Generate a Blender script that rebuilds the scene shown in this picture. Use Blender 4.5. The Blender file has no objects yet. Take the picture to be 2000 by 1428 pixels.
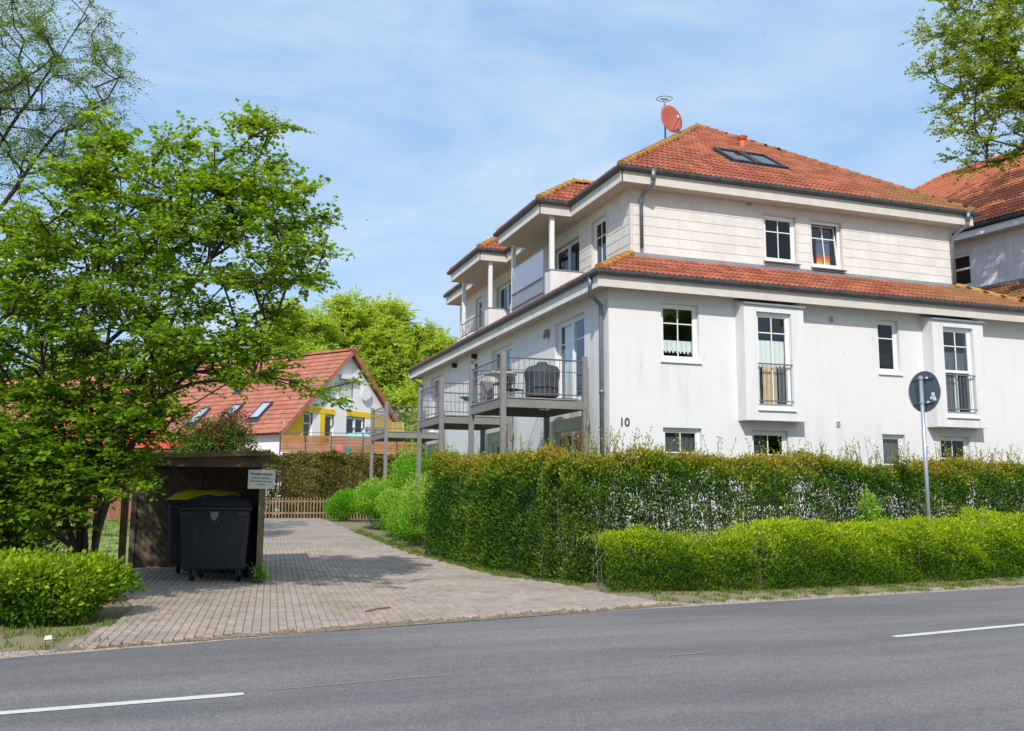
import bpy, math, random
import numpy as np
from mathutils import Vector, Matrix
random.seed(7); RNG = np.random.default_rng(11)
R = math.radians
scene = bpy.context.scene
COL = scene.collection

# ------------------------------------------------------------------ camera
cam_d = bpy.data.cameras.new('camera'); cam = bpy.data.objects.new('camera', cam_d); COL.objects.link(cam)
scene.camera = cam
cam_d.sensor_width = 36.0; cam_d.lens = 36.0*1799.7/2000.0
cam_d.clip_start = 0.1; cam_d.clip_end = 2000
def cam_axes(yaw, pitch, roll):
    f = Vector((math.cos(yaw)*math.cos(pitch), math.sin(yaw)*math.cos(pitch), math.sin(pitch)))
    r = Vector((math.sin(yaw), -math.cos(yaw), 0)); u = r.cross(f)
    r2 = r*math.cos(roll)+u*math.sin(roll); u2 = u*math.cos(roll)-r*math.sin(roll)
    return r2, u2, f
_r, _u, _f = cam_axes(R(70.506), R(7.851), R(0.254))
cam.matrix_world = Matrix(((_r.x, _u.x, -_f.x, 0), (_r.y, _u.y, -_f.y, 0), (_r.z, _u.z, -_f.z, 1.6), (0, 0, 0, 1)))

# ------------------------------------------------------------------ world and sun
SUN_EL, SUN_AZ = R(40), R(-117)            # azimuth from +X, the sun stands behind the road side
W = bpy.data.worlds.new('World'); scene.world = W; W.use_nodes = True
nt = W.node_tree; nt.nodes.clear()
def N(nt, t, **k):
    n = nt.nodes.new(t)
    for a, b in k.items(): setattr(n, a, b)
    return n
L = nt.links.new
out = N(nt, 'ShaderNodeOutputWorld'); bg = N(nt, 'ShaderNodeBackground'); bg.inputs['Strength'].default_value = 0.15
sky = N(nt, 'ShaderNodeTexSky', sky_type='NISHITA', sun_disc=False)
sky.sun_elevation = SUN_EL; sky.sun_rotation = math.pi/2 - SUN_AZ
sky.air_density = 1.0; sky.dust_density = 0.6; sky.ozone_density = 2.2
tc = N(nt, 'ShaderNodeTexCoord')
mp = N(nt, 'ShaderNodeMapping'); mp.inputs['Scale'].default_value = (1.5, 1.2, 3.6); mp.inputs['Rotation'].default_value = (0.3, 0.25, 0.5)
no = N(nt, 'ShaderNodeTexNoise'); no.inputs['Scale'].default_value = 1.7; no.inputs['Detail'].default_value = 9; no.inputs['Roughness'].default_value = 0.56; no.inputs['Distortion'].default_value = 0.35
cr = N(nt, 'ShaderNodeValToRGB'); cr.color_ramp.elements[0].position = 0.35; cr.color_ramp.elements[1].position = 0.64
cr.color_ramp.elements[0].color = (0.0, 0.0, 0.0, 1); cr.color_ramp.elements[1].color = (0.92, 0.92, 0.92, 1)
mx = N(nt, 'ShaderNodeMixRGB'); mx.inputs['Color2'].default_value = (4.4, 5.15, 5.95, 1)
L(tc.outputs['Generated'], mp.inputs['Vector']); L(mp.outputs['Vector'], no.inputs['Vector']); 
dt = N(nt, 'ShaderNodeVectorMath', operation='DOT_PRODUCT'); dt.inputs[1].default_value = (0.9427, -0.3338, 0.0); L(tc.outputs['Generated'], dt.inputs[0])
ma = N(nt, 'ShaderNodeMath', operation='MULTIPLY_ADD'); ma.inputs[1].default_value = 0.22; L(dt.outputs['Value'], ma.inputs[0]); L(no.outputs['Fac'], ma.inputs[2])
L(ma.outputs[0], cr.inputs['Fac'])
hz = N(nt, 'ShaderNodeMixRGB'); hz.inputs['Fac'].default_value = 0.72; hz.inputs['Color2'].default_value = (2.3, 3.75, 5.9, 1); L(sky.outputs['Color'], hz.inputs['Color1']); L(hz.outputs['Color'], mx.inputs['Color1']); L(cr.outputs['Color'], mx.inputs['Fac'])
L(mx.outputs['Color'], bg.inputs['Color']); L(bg.outputs['Background'], out.inputs['Surface'])
sun_d = bpy.data.lights.new('sun', 'SUN'); sun_d.energy = 3.5; sun_d.angle = R(0.6); sun_d.color = (1.0, 0.945, 0.86)
sun = bpy.data.objects.new('sun', sun_d); COL.objects.link(sun)
sd = Vector((math.cos(SUN_AZ)*math.cos(SUN_EL), math.sin(SUN_AZ)*math.cos(SUN_EL), math.sin(SUN_EL)))
sun.rotation_euler = sd.to_track_quat('Z', 'Y').to_euler(); sun.location = (0, -10, 30)
vs = scene.view_settings; vs.view_transform = 'Standard'; vs.look = 'None'; vs.gamma = 1; vs.exposure = 0.15; vs.use_curve_mapping = False
scene.cycles.max_bounces = 8; scene.cycles.transparent_max_bounces = 12

# ------------------------------------------------------------------ materials
def newmat(name):
    m = bpy.data.materials.new(name); m.use_nodes = True
    nt = m.node_tree; b = nt.nodes['Principled BSDF']; return m, nt, b
def ramp(nt, fac, stops):
    r = N(nt, 'ShaderNodeValToRGB'); e = r.color_ramp.elements
    while len(e) < len(stops): e.new(0.5)
    for i, (p, c) in enumerate(stops): e[i].position = p; e[i].color = (*c, 1)
    nt.links.new(fac, r.inputs['Fac']); return r.outputs['Color']
def noise(nt, scale, detail=4, rough=0.55, vec=None, vscale=None):
    n = N(nt, 'ShaderNodeTexNoise'); n.inputs['Scale'].default_value = scale; n.inputs['Detail'].default_value = detail; n.inputs['Roughness'].default_value = rough
    g = N(nt, 'ShaderNodeNewGeometry')
    v = vec or g.outputs['Position']
    if vscale:
        m = N(nt, 'ShaderNodeMapping'); m.inputs['Scale'].default_value = vscale; nt.links.new(v, m.inputs['Vector']); v = m.outputs['Vector']
    nt.links.new(v, n.inputs['Vector']); return n.outputs['Fac']
def mixc(nt, fac, a, b, mode='MIX'):
    m = N(nt, 'ShaderNodeMixRGB', blend_type=mode)
    for s, v in (('Fac', fac), ('Color1', a), ('Color2', b)):
        if isinstance(v, (int, float)): m.inputs[s].default_value = v
        elif isinstance(v, tuple): m.inputs[s].default_value = (*v, 1)
        else: nt.links.new(v, m.inputs[s])
    return m.outputs['Color']
def math_(nt, op, a, b=None, clamp=False):
    m = N(nt, 'ShaderNodeMath', operation=op); m.use_clamp = clamp
    for i, v in enumerate((a, b)):
        if v is None: continue
        if isinstance(v, (int, float)): m.inputs[i].default_value = v
        else: nt.links.new(v, m.inputs[i])
    return m.outputs[0]
def bump(nt, b, h, s=0.3, d=0.02):
    n = N(nt, 'ShaderNodeBump'); n.inputs['Strength'].default_value = s; n.inputs['Distance'].default_value = d
    nt.links.new(h, n.inputs['Height']); nt.links.new(n.outputs['Normal'], b.inputs['Normal'])
def basic(name, c, rough=0.6, metal=0.0, var=0.12, scale=3.0, bs=0.0, bscale=40, island=0.0, spec=None):
    m, nt, b = newmat(name)
    lo = tuple(x*(1-var) for x in c); hi = tuple(min(1, x*(1+var)) for x in c)
    col = ramp(nt, noise(nt, scale, 5, 0.6), [(0.3, lo), (0.7, hi)])
    if island:
        g = N(nt, 'ShaderNodeNewGeometry'); oi = N(nt, 'ShaderNodeObjectInfo')
        r = math_(nt, 'FRACT', math_(nt, 'ADD', g.outputs['Random Per Island'], oi.outputs['Random']))
        col = mixc(nt, 1.0, col, ramp(nt, r, [(0, (1-island,)*3), (1, (1+island*0.4,)*3)]), 'MULTIPLY')
    nt.links.new(col, b.inputs['Base Color'])
    b.inputs['Roughness'].default_value = rough; b.inputs['Metallic'].default_value = metal
    if spec is not None: b.inputs['Specular IOR Level'].default_value = spec
    if bs: bump(nt, b, noise(nt, bscale, 4), bs)
    return m
M = {}
def stucco(name, base, dirt, amt):
    amt = amt*.6
    m, nt, b = newmat(name)
    streak = noise(nt, 1.0, 6, 0.6, vscale=(5.0, 5.0, 0.7)); big = noise(nt, 0.55, 4, 0.5)
    f = math_(nt, 'MULTIPLY', math_(nt, 'SUBTRACT', streak, 0.44, True), math_(nt, 'MULTIPLY', math_(nt, 'SUBTRACT', big, 0.34, True), amt), True)
    spots = math_(nt, 'MULTIPLY', math_(nt, 'GREATER_THAN', noise(nt, 1.0, 3, 0.6, vscale=(9, 9, 3.0)), 0.69), 0.28)
    c = mixc(nt, f, base, dirt); c = mixc(nt, spots, c, (0.36, 0.34, 0.3))
    nt.links.new(c, b.inputs['Base Color']); b.inputs['Roughness'].default_value = 0.9
    bump(nt, b, noise(nt, 160, 3), 0.25, 0.006); return m
M['stucco'] = stucco('white_render', (0.73, 0.72, 0.73), (0.46, 0.44, 0.39), 9.0)
M['white'] = basic('white_plastic_frame', (0.80, 0.81, 0.80), 0.35, var=0.03)
M['beige'] = basic('beige_board', (0.62, 0.57, 0.52), 0.7, var=0.08, scale=2.5)
M['soffit'] = basic('soffit_board', (0.55, 0.50, 0.45), 0.8, var=0.06)
M['shingle'] = basic('fibre_cement_shingle', (0.71, 0.68, 0.64), 0.75, var=0.07, scale=1.6, island=0.05, bs=0.1, bscale=70)
M['shingle_far'] = basic('pale_shingle', (0.80, 0.79, 0.81), 0.75, var=0.05, island=0.06)
M['zinc'] = basic('weathered_zinc', (0.20, 0.235, 0.25), 0.42, 0.55, var=0.2, scale=6)
M['zinc_pale'] = basic('pale_zinc', (0.34, 0.38, 0.41), 0.4, 0.6, var=0.15, scale=5)
M['darkgutter'] = basic('dark_zinc_gutter', (0.075, 0.085, 0.09), 0.5, 0.4, var=0.3, scale=5)
M['steel'] = basic('grey_painted_steel', (0.235, 0.225, 0.22), 0.55, 0.1, var=0.08)
M['rail'] = basic('galvanised_rail', (0.24, 0.24, 0.25), 0.45, 0.6, var=0.1)
M['deck'] = basic('balcony_deck_board', (0.30, 0.27, 0.24), 0.8, var=0.2, island=0.2)
M['black'] = basic('black_gap', (0.015, 0.015, 0.016), 0.8, var=0.1)
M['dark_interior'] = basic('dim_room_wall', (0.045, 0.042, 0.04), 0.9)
M['curtain'] = basic('net_curtain', (0.80, 0.84, 0.83), 0.9, var=0.12, scale=30)
M['curtain_tan'] = basic('tan_curtain', (0.72, 0.52, 0.28), 0.9, var=0.15, scale=12)
M['curtain_grey'] = basic('grey_curtain', (0.10, 0.105, 0.12), 0.9, var=0.2, scale=14)
def glass_mat(name, tint, rough=0.02, refl=(0.9, 0.95, 1.0), gain=1.15):
    m, nt, b = newmat(name); nt.nodes.remove(b)
    o = nt.nodes['Material Output']
    tr = N(nt, 'ShaderNodeBsdfTransparent'); tr.inputs['Color'].default_value = (*tint, 1)
    gl = N(nt, 'ShaderNodeBsdfGlossy'); gl.inputs['Roughness'].default_value = rough; gl.inputs['Color'].default_value = (*refl, 1)
    lw = N(nt, 'ShaderNodeLayerWeight'); lw.inputs['Blend'].default_value = 0.5
    f = math_(nt, 'MULTIPLY', math_(nt, 'ADD', math_(nt, 'POWER', lw.outputs['Facing'], 4.2), 0.06), gain, True)
    ms = N(nt, 'ShaderNodeMixShader'); nt.links.new(f, ms.inputs[0]); nt.links.new(tr.outputs[0], ms.inputs[1]); nt.links.new(gl.outputs[0], ms.inputs[2])
    nt.links.new(ms.outputs[0], o.inputs['Surface']); return m
M['glass'] = glass_mat('window_glass', (0.86, 0.90, 0.89))
M['glass_dark'] = glass_mat('dark_window_glass', (0.22, 0.24, 0.25), gain=.7)
def film(name, c, alpha):
    m, nt, b = newmat(name); b.inputs['Base Color'].default_value = (*c, 1); b.inputs['Roughness'].default_value = 0.15
    b.inputs['Alpha'].default_value = alpha; return m
M['film'] = film('bluish_wind_screen', (0.42, 0.46, 0.60), 0.62)
def tile_mat(name, c1, c2, lich, lo, hi, axis_x=True, extra=0.0):
    m, nt, b = newmat(name)
    g = N(nt, 'ShaderNodeNewGeometry'); oi = N(nt, 'ShaderNodeObjectInfo')
    rnd = math_(nt, 'FRACT', math_(nt, 'ADD', g.outputs['Random Per Island'], oi.outputs['Random']))
    c = mixc(nt, rnd, c1, c2)
    c = mixc(nt, 1.0, c, ramp(nt, noise(nt, 2.2, 5, 0.6), [(0.3, (0.78,)*3), (0.7, (1.1,)*3)]), 'MULTIPLY')
    sx = N(nt, 'ShaderNodeSeparateXYZ'); nt.links.new(g.outputs['Position'], sx.inputs[0])
    mr = N(nt, 'ShaderNodeMapRange'); mr.inputs['From Min'].default_value = lo; mr.inputs['From Max'].default_value = hi
    nt.links.new(sx.outputs['X'], mr.inputs['Value'])
    n = noise(nt, 3.0, 5, 0.65); n2 = noise(nt, 0.5, 3)
    k = math_(nt, 'ADD', math_(nt, 'MULTIPLY', mr.outputs[0], 0.62), math_(nt, 'MULTIPLY', math_(nt, 'SUBTRACT', n, 0.5), 1.7))
    k = math_(nt, 'ADD', k, math_(nt, 'ADD', math_(nt, 'SUBTRACT', n2, 0.55), extra), True)
    c = mixc(nt, k, c, lich)
    nt.links.new(c, b.inputs['Base Color']); b.inputs['Roughness'].default_value = 0.85
    bump(nt, b, noise(nt, 60, 4), 0.3, 0.006); return m
M['tile'] = tile_mat('red_clay_tile', (0.30, 0.08, 0.046), (0.46, 0.15, 0.085), (0.22, 0.15, 0.05), 15.0, 20.5)
M['tile_lichen'] = tile_mat('lichened_ridge_tile', (0.42, 0.12, 0.04), (0.48, 0.20, 0.07), (0.42, 0.29, 0.05), -30, 0, extra=-0.12)
M['tile_orange'] = tile_mat('bright_red_tile', (0.50, 0.14, 0.075), (0.58, 0.19, 0.10), (0.36, 0.22, 0.06), 40, 60)
M['tile_far'] = tile_mat('brown_red_tile', (0.42, 0.145, 0.095), (0.50, 0.19, 0.12), (0.3, 0.2, 0.1), 60, 90)
M['tile_pink'] = basic('bright_red_metal_tile', (0.72, 0.11, 0.085), 0.45, var=0.08, island=0.12)
M['terracotta'] = basic('terracotta_dish', (0.40, 0.095, 0.065), 0.5, var=0.08)
M['orange_pipe'] = basic('orange_clay_pipe', (0.58, 0.13, 0.06), 0.6, var=0.1)
def leaf_mat(name, cols, trans=0.45, rough=0.45):
    m, nt, b = newmat(name); o = nt.nodes['Material Output']
    g = N(nt, 'ShaderNodeNewGeometry'); at = N(nt, 'ShaderNodeAttribute', attribute_name='tint')
    c = ramp(nt, at.outputs['Fac'], cols)
    c = mixc(nt, 1.0, c, ramp(nt, g.outputs['Random Per Island'], [(0, (0.62,)*3), (1, (1.3,)*3)]), 'MULTIPLY')
    nt.links.new(c, b.inputs['Base Color']); b.inputs['Roughness'].default_value = rough+.15; b.inputs['Specular IOR Level'].default_value = 0.14
    t = N(nt, 'ShaderNodeBsdfTranslucent'); tc_ = mixc(nt, 1.0, c, (1.25, 1.35, 0.55), 'MULTIPLY'); nt.links.new(tc_, t.inputs['Color'])
    ms = N(nt, 'ShaderNodeMixShader'); ms.inputs[0].default_value = trans
    nt.links.new(b.outputs[0], ms.inputs[1]); nt.links.new(t.outputs[0], ms.inputs[2]); nt.links.new(ms.outputs[0], o.inputs['Surface'])
    return m
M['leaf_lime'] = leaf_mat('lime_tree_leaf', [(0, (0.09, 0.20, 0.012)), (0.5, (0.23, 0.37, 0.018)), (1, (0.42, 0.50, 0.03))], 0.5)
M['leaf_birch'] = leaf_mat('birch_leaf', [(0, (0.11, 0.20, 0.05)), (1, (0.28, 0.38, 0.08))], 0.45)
M['leaf_maple'] = leaf_mat('maple_leaf', [(0, (0.24, 0.34, 0.05)), (1, (0.50, 0.54, 0.06))], 0.5)
M['leaf_far'] = leaf_mat('spring_tree_leaf', [(0, (0.24, 0.36, 0.06)), (0.5, (0.45, 0.56, 0.07)), (1, (0.62, 0.68, 0.11))], 0.58, 0.7)  # ramp lifted and paled, distance haze is put into the leaf colour
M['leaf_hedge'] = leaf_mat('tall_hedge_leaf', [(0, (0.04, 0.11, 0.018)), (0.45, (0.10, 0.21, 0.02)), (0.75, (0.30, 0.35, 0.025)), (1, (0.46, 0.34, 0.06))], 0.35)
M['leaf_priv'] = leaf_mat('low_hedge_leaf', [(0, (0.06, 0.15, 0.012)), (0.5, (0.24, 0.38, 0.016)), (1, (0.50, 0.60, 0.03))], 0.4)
M['leaf_beech'] = leaf_mat('beech_hedge_leaf', [(0, (0.10, 0.11, 0.03)), (0.6, (0.22, 0.20, 0.045)), (1, (0.36, 0.30, 0.11))], 0.3)
M['leaf_bright'] = leaf_mat('bright_shrub_leaf', [(0, (0.09, 0.25, 0.02)), (0.6, (0.22, 0.48, 0.025)), (1, (0.50, 0.60, 0.14))], 0.45)
M['leaf_dark'] = leaf_mat('dark_shrub_leaf', [(0, (0.03, 0.09, 0.015)), (0.85, (0.10, 0.22, 0.03)), (1, (0.28, 0.04, 0.06))], 0.3)
M['grass'] = leaf_mat('grass_blade', [(0, (0.06, 0.14, 0.015)), (0.6, (0.15, 0.24, 0.02)), (1, (0.36, 0.33, 0.12))], 0.35, 0.7)
M['bark'] = basic('dark_bark', (0.045, 0.036, 0.03), 0.9, var=0.4, scale=9, bs=0.6, bscale=30)
M['bark_grey'] = basic('grey_twig', (0.16, 0.135, 0.12), 0.9, var=0.3, scale=9)
def asphalt():
    m, nt, b = newmat('worn_asphalt')
    big = noise(nt, 0.35, 4, 0.55, vscale=(0.5, 1.6, 1)); fine = noise(nt, 110, 3, 0.7); mid = noise(nt, 9, 6, 0.6)
    c = ramp(nt, big, [(0.32, (0.175, 0.166, 0.169)), (0.68, (0.28, 0.256, 0.248))])
    track = noise(nt, 1.0, 5, 0.6, vscale=(0.12, 2.2, 1))
    c = mixc(nt, 1.0, c, ramp(nt, track, [(0.3, (0.84, 0.84, 0.86)), (0.7, (1.12, 1.09, 1.06))]), 'MULTIPLY')
    grit = noise(nt, 38, 3, 0.8)
    c = mixc(nt, 1.0, c, ramp(nt, fine, [(0.25, (0.55,)*3), (0.6, (1.0,)*3), (0.85, (1.6,)*3)]), 'MULTIPLY')
    c = mixc(nt, 1.0, c, ramp(nt, grit, [(0.3, (0.6,)*3), (0.55, (1.0,)*3), (0.75, (1.6,)*3)]), 'MULTIPLY')
    c = mixc(nt, 1.0, c, ramp(nt, mid, [(0.3, (0.88,)*3), (0.7, (1.08,)*3)]), 'MULTIPLY')
    sp = math_(nt, 'GREATER_THAN', noise(nt, 14, 2, 0.5), 0.77)
    c = mixc(nt, math_(nt, 'MULTIPLY', sp, 0.25), c, (0.42, 0.4, 0.38))
    nt.links.new(c, b.inputs['Base Color']); b.inputs['Roughness'].default_value = 0.88
    bump(nt, b, fine, 0.35, 0.006); return m
M['asphalt'] = asphalt()
M['paint'] = basic('worn_road_paint', (0.66, 0.64, 0.58), 0.75, var=0.12, scale=20, bs=0.2, bscale=120)
M['paint_faint'] = basic('faint_road_paint', (0.33, 0.315, 0.305), 0.8, var=0.25, scale=30)
def soil():
    m, nt, b = newmat('verge_soil')
    c = ramp(nt, noise(nt, 2.0, 6, 0.65), [(0.25, (0.16, 0.12, 0.08)), (0.5, (0.30, 0.235, 0.16)), (0.62, (0.20, 0.21, 0.06)), (0.8, (0.15, 0.19, 0.045))])
    c = mixc(nt, 1.0, c, ramp(nt, noise(nt, 40, 4), [(0.3, (0.7,)*3), (0.7, (1.2,)*3)]), 'MULTIPLY')
    nt.links.new(c, b.inputs['Base Color']); b.inputs['Roughness'].default_value = 0.95; bump(nt, b, noise(nt, 25, 5), 0.7, 0.03); return m
M['soil'] = soil()
M['sand'] = basic('pale_sand', (0.44, 0.36, 0.30), 0.95, var=0.25, scale=14, bs=0.4, bscale=60)
def paving(name, joints):
    m, nt, b = newmat(name)
    g = N(nt, 'ShaderNodeNewGeometry'); oi = N(nt, 'ShaderNodeObjectInfo')
    rnd = math_(nt, 'FRACT', math_(nt, 'ADD', g.outputs['Random Per Island'], oi.outputs['Random']))
    c = ramp(nt, rnd, [(0, (0.37, 0.29, 0.242)), (0.5, (0.405, 0.322, 0.27)), (1, (0.44, 0.355, 0.30))])
    if joints:
        bt = N(nt, 'ShaderNodeTexBrick'); bt.inputs['Scale'].default_value = 1.0; bt.inputs['Brick Width'].default_value = 0.2; bt.inputs['Row Height'].default_value = 0.1
        bt.inputs['Mortar Size'].default_value = 0.006; bt.inputs['Color1'].default_value = (0.37, 0.29, 0.242, 1); bt.inputs['Color2'].default_value = (0.44, 0.355, 0.30, 1); bt.inputs['Mortar'].default_value = (0.25, 0.21, 0.16, 1)
        mp = N(nt, 'ShaderNodeMapping'); mp.inputs['Rotation'].default_value = (0, 0, R(-85)); nt.links.new(g.outputs['Position'], mp.inputs['Vector']); nt.links.new(mp.outputs[0], bt.inputs['Vector'])
        c = bt.outputs['Color']
    c = mixc(nt, 1.0, c, ramp(nt, noise(nt, 0.8, 6, 0.6), [(0.3, (0.82,)*3), (0.7, (1.12,)*3)]), 'MULTIPLY')
    mo = math_(nt, 'MULTIPLY', math_(nt, 'SUBTRACT', noise(nt, 1.1, 6, 0.72), 0.53, True), 4.5, True)
    c = mixc(nt, mo, c, (0.21, 0.20, 0.075))
    c = mixc(nt, 1.0, c, ramp(nt, noise(nt, 60, 3), [(0.3, (0.85,)*3), (0.7, (1.12,)*3)]), 'MULTIPLY')
    nt.links.new(c, b.inputs['Base Color']); b.inputs['Roughness'].default_value = 0.9; bump(nt, b, noise(nt, 90, 3), 0.3, 0.005); return m
M['paver'] = paving('concrete_paver', False); M['paving_far'] = paving('paving_far', True)
M['joint'] = basic('joint_sand', (0.24, 0.20, 0.15), 0.95, var=0.35, scale=5)
M['lawn'] = basic('lawn_ground', (0.22, 0.27, 0.06), 0.95, var=0.3, scale=0.8, bs=0.5, bscale=15)
M['concrete'] = basic('pale_concrete', (0.42, 0.40, 0.37), 0.85, var=0.15, scale=6)
M['wood_dark'] = basic('dark_mossy_board', (0.12, 0.09, 0.055), 0.85, var=0.35, scale=5, island=0.3, bs=0.3, bscale=25)
M['wood_post'] = basic('weathered_green_post', (0.17, 0.15, 0.075), 0.85, var=0.25, scale=7, bs=0.3)
M['wood_fence'] = basic('brown_picket', (0.30, 0.20, 0.125), 0.85, var=0.2, scale=4, island=0.35)
M['wood_screen'] = basic('orange_bamboo_mat', (0.42, 0.19, 0.075), 0.8, var=0.25, scale=2.2, island=0.3)
M['wood_board'] = basic('terracotta_board', (0.30, 0.13, 0.075), 0.85, var=0.12, scale=3, island=0.2)
M['moss'] = basic('mossy_roofing', (0.13, 0.135, 0.05), 0.95, var=0.4, scale=5, bs=0.8, bscale=20)
M['bin'] = basic('dark_blue_grey_plastic', (0.022, 0.026, 0.036), 0.42, var=0.15, scale=4)
M['bin_lid'] = basic('dark_bin_lid_plastic', (0.032, 0.036, 0.048), 0.4, var=0.1)
M['yellow'] = basic('yellow_lid_plastic', (0.85, 0.64, 0.03), 0.4, var=0.06)
M['lock'] = basic('grey_lock_plastic', (0.20, 0.21, 0.23), 0.4, var=0.1)
M['rubber'] = basic('black_rubber', (0.012, 0.012, 0.013), 0.7)
M['signwhite'] = basic('white_enamel_sign', (0.74, 0.76, 0.74), 0.4, var=0.06, scale=8)
M['ink'] = basic('dark_ink', (0.05, 0.06, 0.07), 0.6)
M['signback'] = basic('grey_sign_back', (0.10, 0.125, 0.16), 0.45, 0.3, var=0.08)
M['pole'] = basic('galvanised_pole', (0.42, 0.46, 0.50), 0.38, 0.55, var=0.06)
M['yellow_wall'] = basic('yellow_render', (0.85, 0.56, 0.02), 0.8, var=0.04)
M['white_wall'] = basic('plain_white_render', (0.86, 0.85, 0.85), 0.9, var=0.03)
M['blue_cover'] = basic('light_blue_tarpaulin', (0.25, 0.55, 0.68), 0.5, var=0.12, scale=4)
M['pink'] = basic('pink_cloth', (0.66, 0.17, 0.19), 0.8, var=0.12)
M['teal'] = basic('teal_cloth', (0.05, 0.26, 0.26), 0.8, var=0.12)
M['charcoal'] = basic('charcoal_cover', (0.05, 0.055, 0.065), 0.7, var=0.25, scale=6)
M['red_metal'] = basic('dull_red_roof', (0.48, 0.14, 0.12), 0.6, var=0.1)
M['sky_tint_pane'] = basic('roof_window_sky_tint', (0.40, 0.47, 0.53), 0.25, var=0.05)  # opaque pane, the sky's reflection is painted in as pale blue
M['twig'] = basic('dry_stick', (0.26, 0.13, 0.06), 0.8)
M['litter'] = basic('white_paper_scrap', (0.75, 0.75, 0.75), 0.8)
M['bird'] = basic('dark_bird_plumage', (0.03, 0.03, 0.035), 0.7)
M['lampwhite'] = basic('milky_lamp_glass', (0.7, 0.7, 0.68), 0.3)
M['green_plastic'] = basic('green_plastic', (0.05, 0.42, 0.15), 0.4)
for k, c in dict(o1=(0.62, 0.24, 0.06), g1=(0.32, 0.5, 0.08), r1=(0.72, 0.07, 0.03), or2=(0.85, 0.22, 0.04), ye=(0.85, 0.6, 0.05), bl=(0.10, 0.12, 0.22)).items(): M[k] = basic('cloth_'+k, c, 0.8)

# ------------------------------------------------------------------ object helpers
WM = {}
def wm(o): return WM.get(o.name, Matrix.Identity(4)) if o else Matrix.Identity(4)
def thing(name, label, cat, loc=(0, 0, 0), rz=0.0, group=None):
    o = bpy.data.objects.new(name, None); COL.objects.link(o); o.empty_display_size = 0.2
    o.location = loc; o.rotation_euler = (0, 0, rz); WM[o.name] = Matrix.Translation(loc) @ Matrix.Rotation(rz, 4, 'Z')
    o['label'] = label; o['category'] = cat
    if group: o['group'] = group
    return o
def tag(o, label=None, cat=None, group=None, kind=None):
    if label: o['label'] = label
    if cat: o['category'] = cat
    if group: o['group'] = group
    if kind: o['kind'] = kind
    return o
def link(name, me, mat, parent=None, kind=None, label=None):
    o = bpy.data.objects.new(name, me); COL.objects.link(o)
    if mat is not None and not me.materials: me.materials.append(mat)
    if parent: o.parent = parent; WM[o.name] = wm(parent).copy()
    if kind: o['kind'] = kind
    if label: o['label'] = label
    return o
def shade(me, on=True):
    me.polygons.foreach_set('use_smooth', np.full(len(me.polygons), on)); 
class Fr:      # a wall frame: a along the wall, z up, d outwards
    def __init__(s, o, u, n): s.o = Vector(o); s.u = Vector(u); s.n = Vector(n)
    def P(s, a, z, d=0.0): return s.o + s.u*a + s.n*d + Vector((0, 0, z))
class MB:
    def __init__(s): s.V = []; s.F = []
    def add(s, vs, fs):
        k = len(s.V); s.V += [tuple(v) for v in vs]; s.F += [tuple(i+k for i in f) for f in fs]; return s
    def hexa(s, p): return s.add(p, [(0, 3, 2, 1), (4, 5, 6, 7), (0, 1, 5, 4), (1, 2, 6, 5), (2, 3, 7, 6), (3, 0, 4, 7)])
    def box(s, lo, hi):
        (a, b, c), (d, e, f) = lo, hi
        return s.hexa([(a, b, c), (d, b, c), (d, e, c), (a, e, c), (a, b, f), (d, b, f), (d, e, f), (a, e, f)])
    def fbox(s, fr, a0, a1, z0, z1, d0, d1):
        P = fr.P; return s.hexa([P(a0, z0, d1), P(a1, z0, d1), P(a1, z0, d0), P(a0, z0, d0), P(a0, z1, d1), P(a1, z1, d1), P(a1, z1, d0), P(a0, z1, d0)])
    def quad(s, *p): return s.add(p, [tuple(range(len(p)))])
    def tube(s, pts, r, n=8, cap=True, r2=None):
        pts = [Vector(p) for p in pts]; rs = [r + ((r2 if r2 is not None else r)-r)*i/max(1, len(pts)-1) for i in range(len(pts))]
        k = len(s.V); prev = None
        for i, p in enumerate(pts):
            t = (pts[min(i+1, len(pts)-1)]-pts[max(i-1, 0)]).normalized()
            if prev is None: a = t.orthogonal().normalized()
            else: a = (prev - t*prev.dot(t)).normalized()
            b = t.cross(a); prev = a
            for j in range(n):
                q = 2*math.pi*j/n; s.V.append(tuple(p + (a*math.cos(q)+b*math.sin(q))*rs[i]))
        for i in range(len(pts)-1):
            for j in range(n):
                a_, b_ = k+i*n+j, k+i*n+(j+1) % n; s.F.append((a_, b_, b_+n, a_+n))
        if cap: s.F.append(tuple(k+j for j in range(n))[::-1]); s.F.append(tuple(k+(len(pts)-1)*n+j for j in range(n)))
        return s
    def prism(s, poly, vec):
        n = len(poly); v = Vector(vec); a = [Vector(p) for p in poly]; b = [p+v for p in a]
        return s.add(a+b, [tuple(range(n))[::-1], tuple(range(n, 2*n))]+[(i, (i+1) % n, (i+1) % n+n, i+n) for i in range(n)])
    def build(s, name, mat, parent=None, kind=None, label=None, smooth=False, bevel=0, local=False):
        me = bpy.data.meshes.new(name); V = s.V
        if parent and not local:
            inv = wm(parent).inverted(); V = [tuple(inv @ Vector(v)) for v in V]
        me.from_pydata(V, [], s.F); me.update()
        if smooth: shade(me)
        o = link(name, me, mat, parent, kind, label)
        if bevel:
            m = o.modifiers.new('bevel', 'BEVEL'); m.width = bevel; m.segments = 2; m.limit_method = 'ANGLE'
        return o
def inst(name, me, parent, mtx):
    o = bpy.data.objects.new(name, me); COL.objects.link(o); o.parent = parent
    o.matrix_local = (wm(parent).inverted() @ mtx) if parent else mtx
    return o
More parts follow.
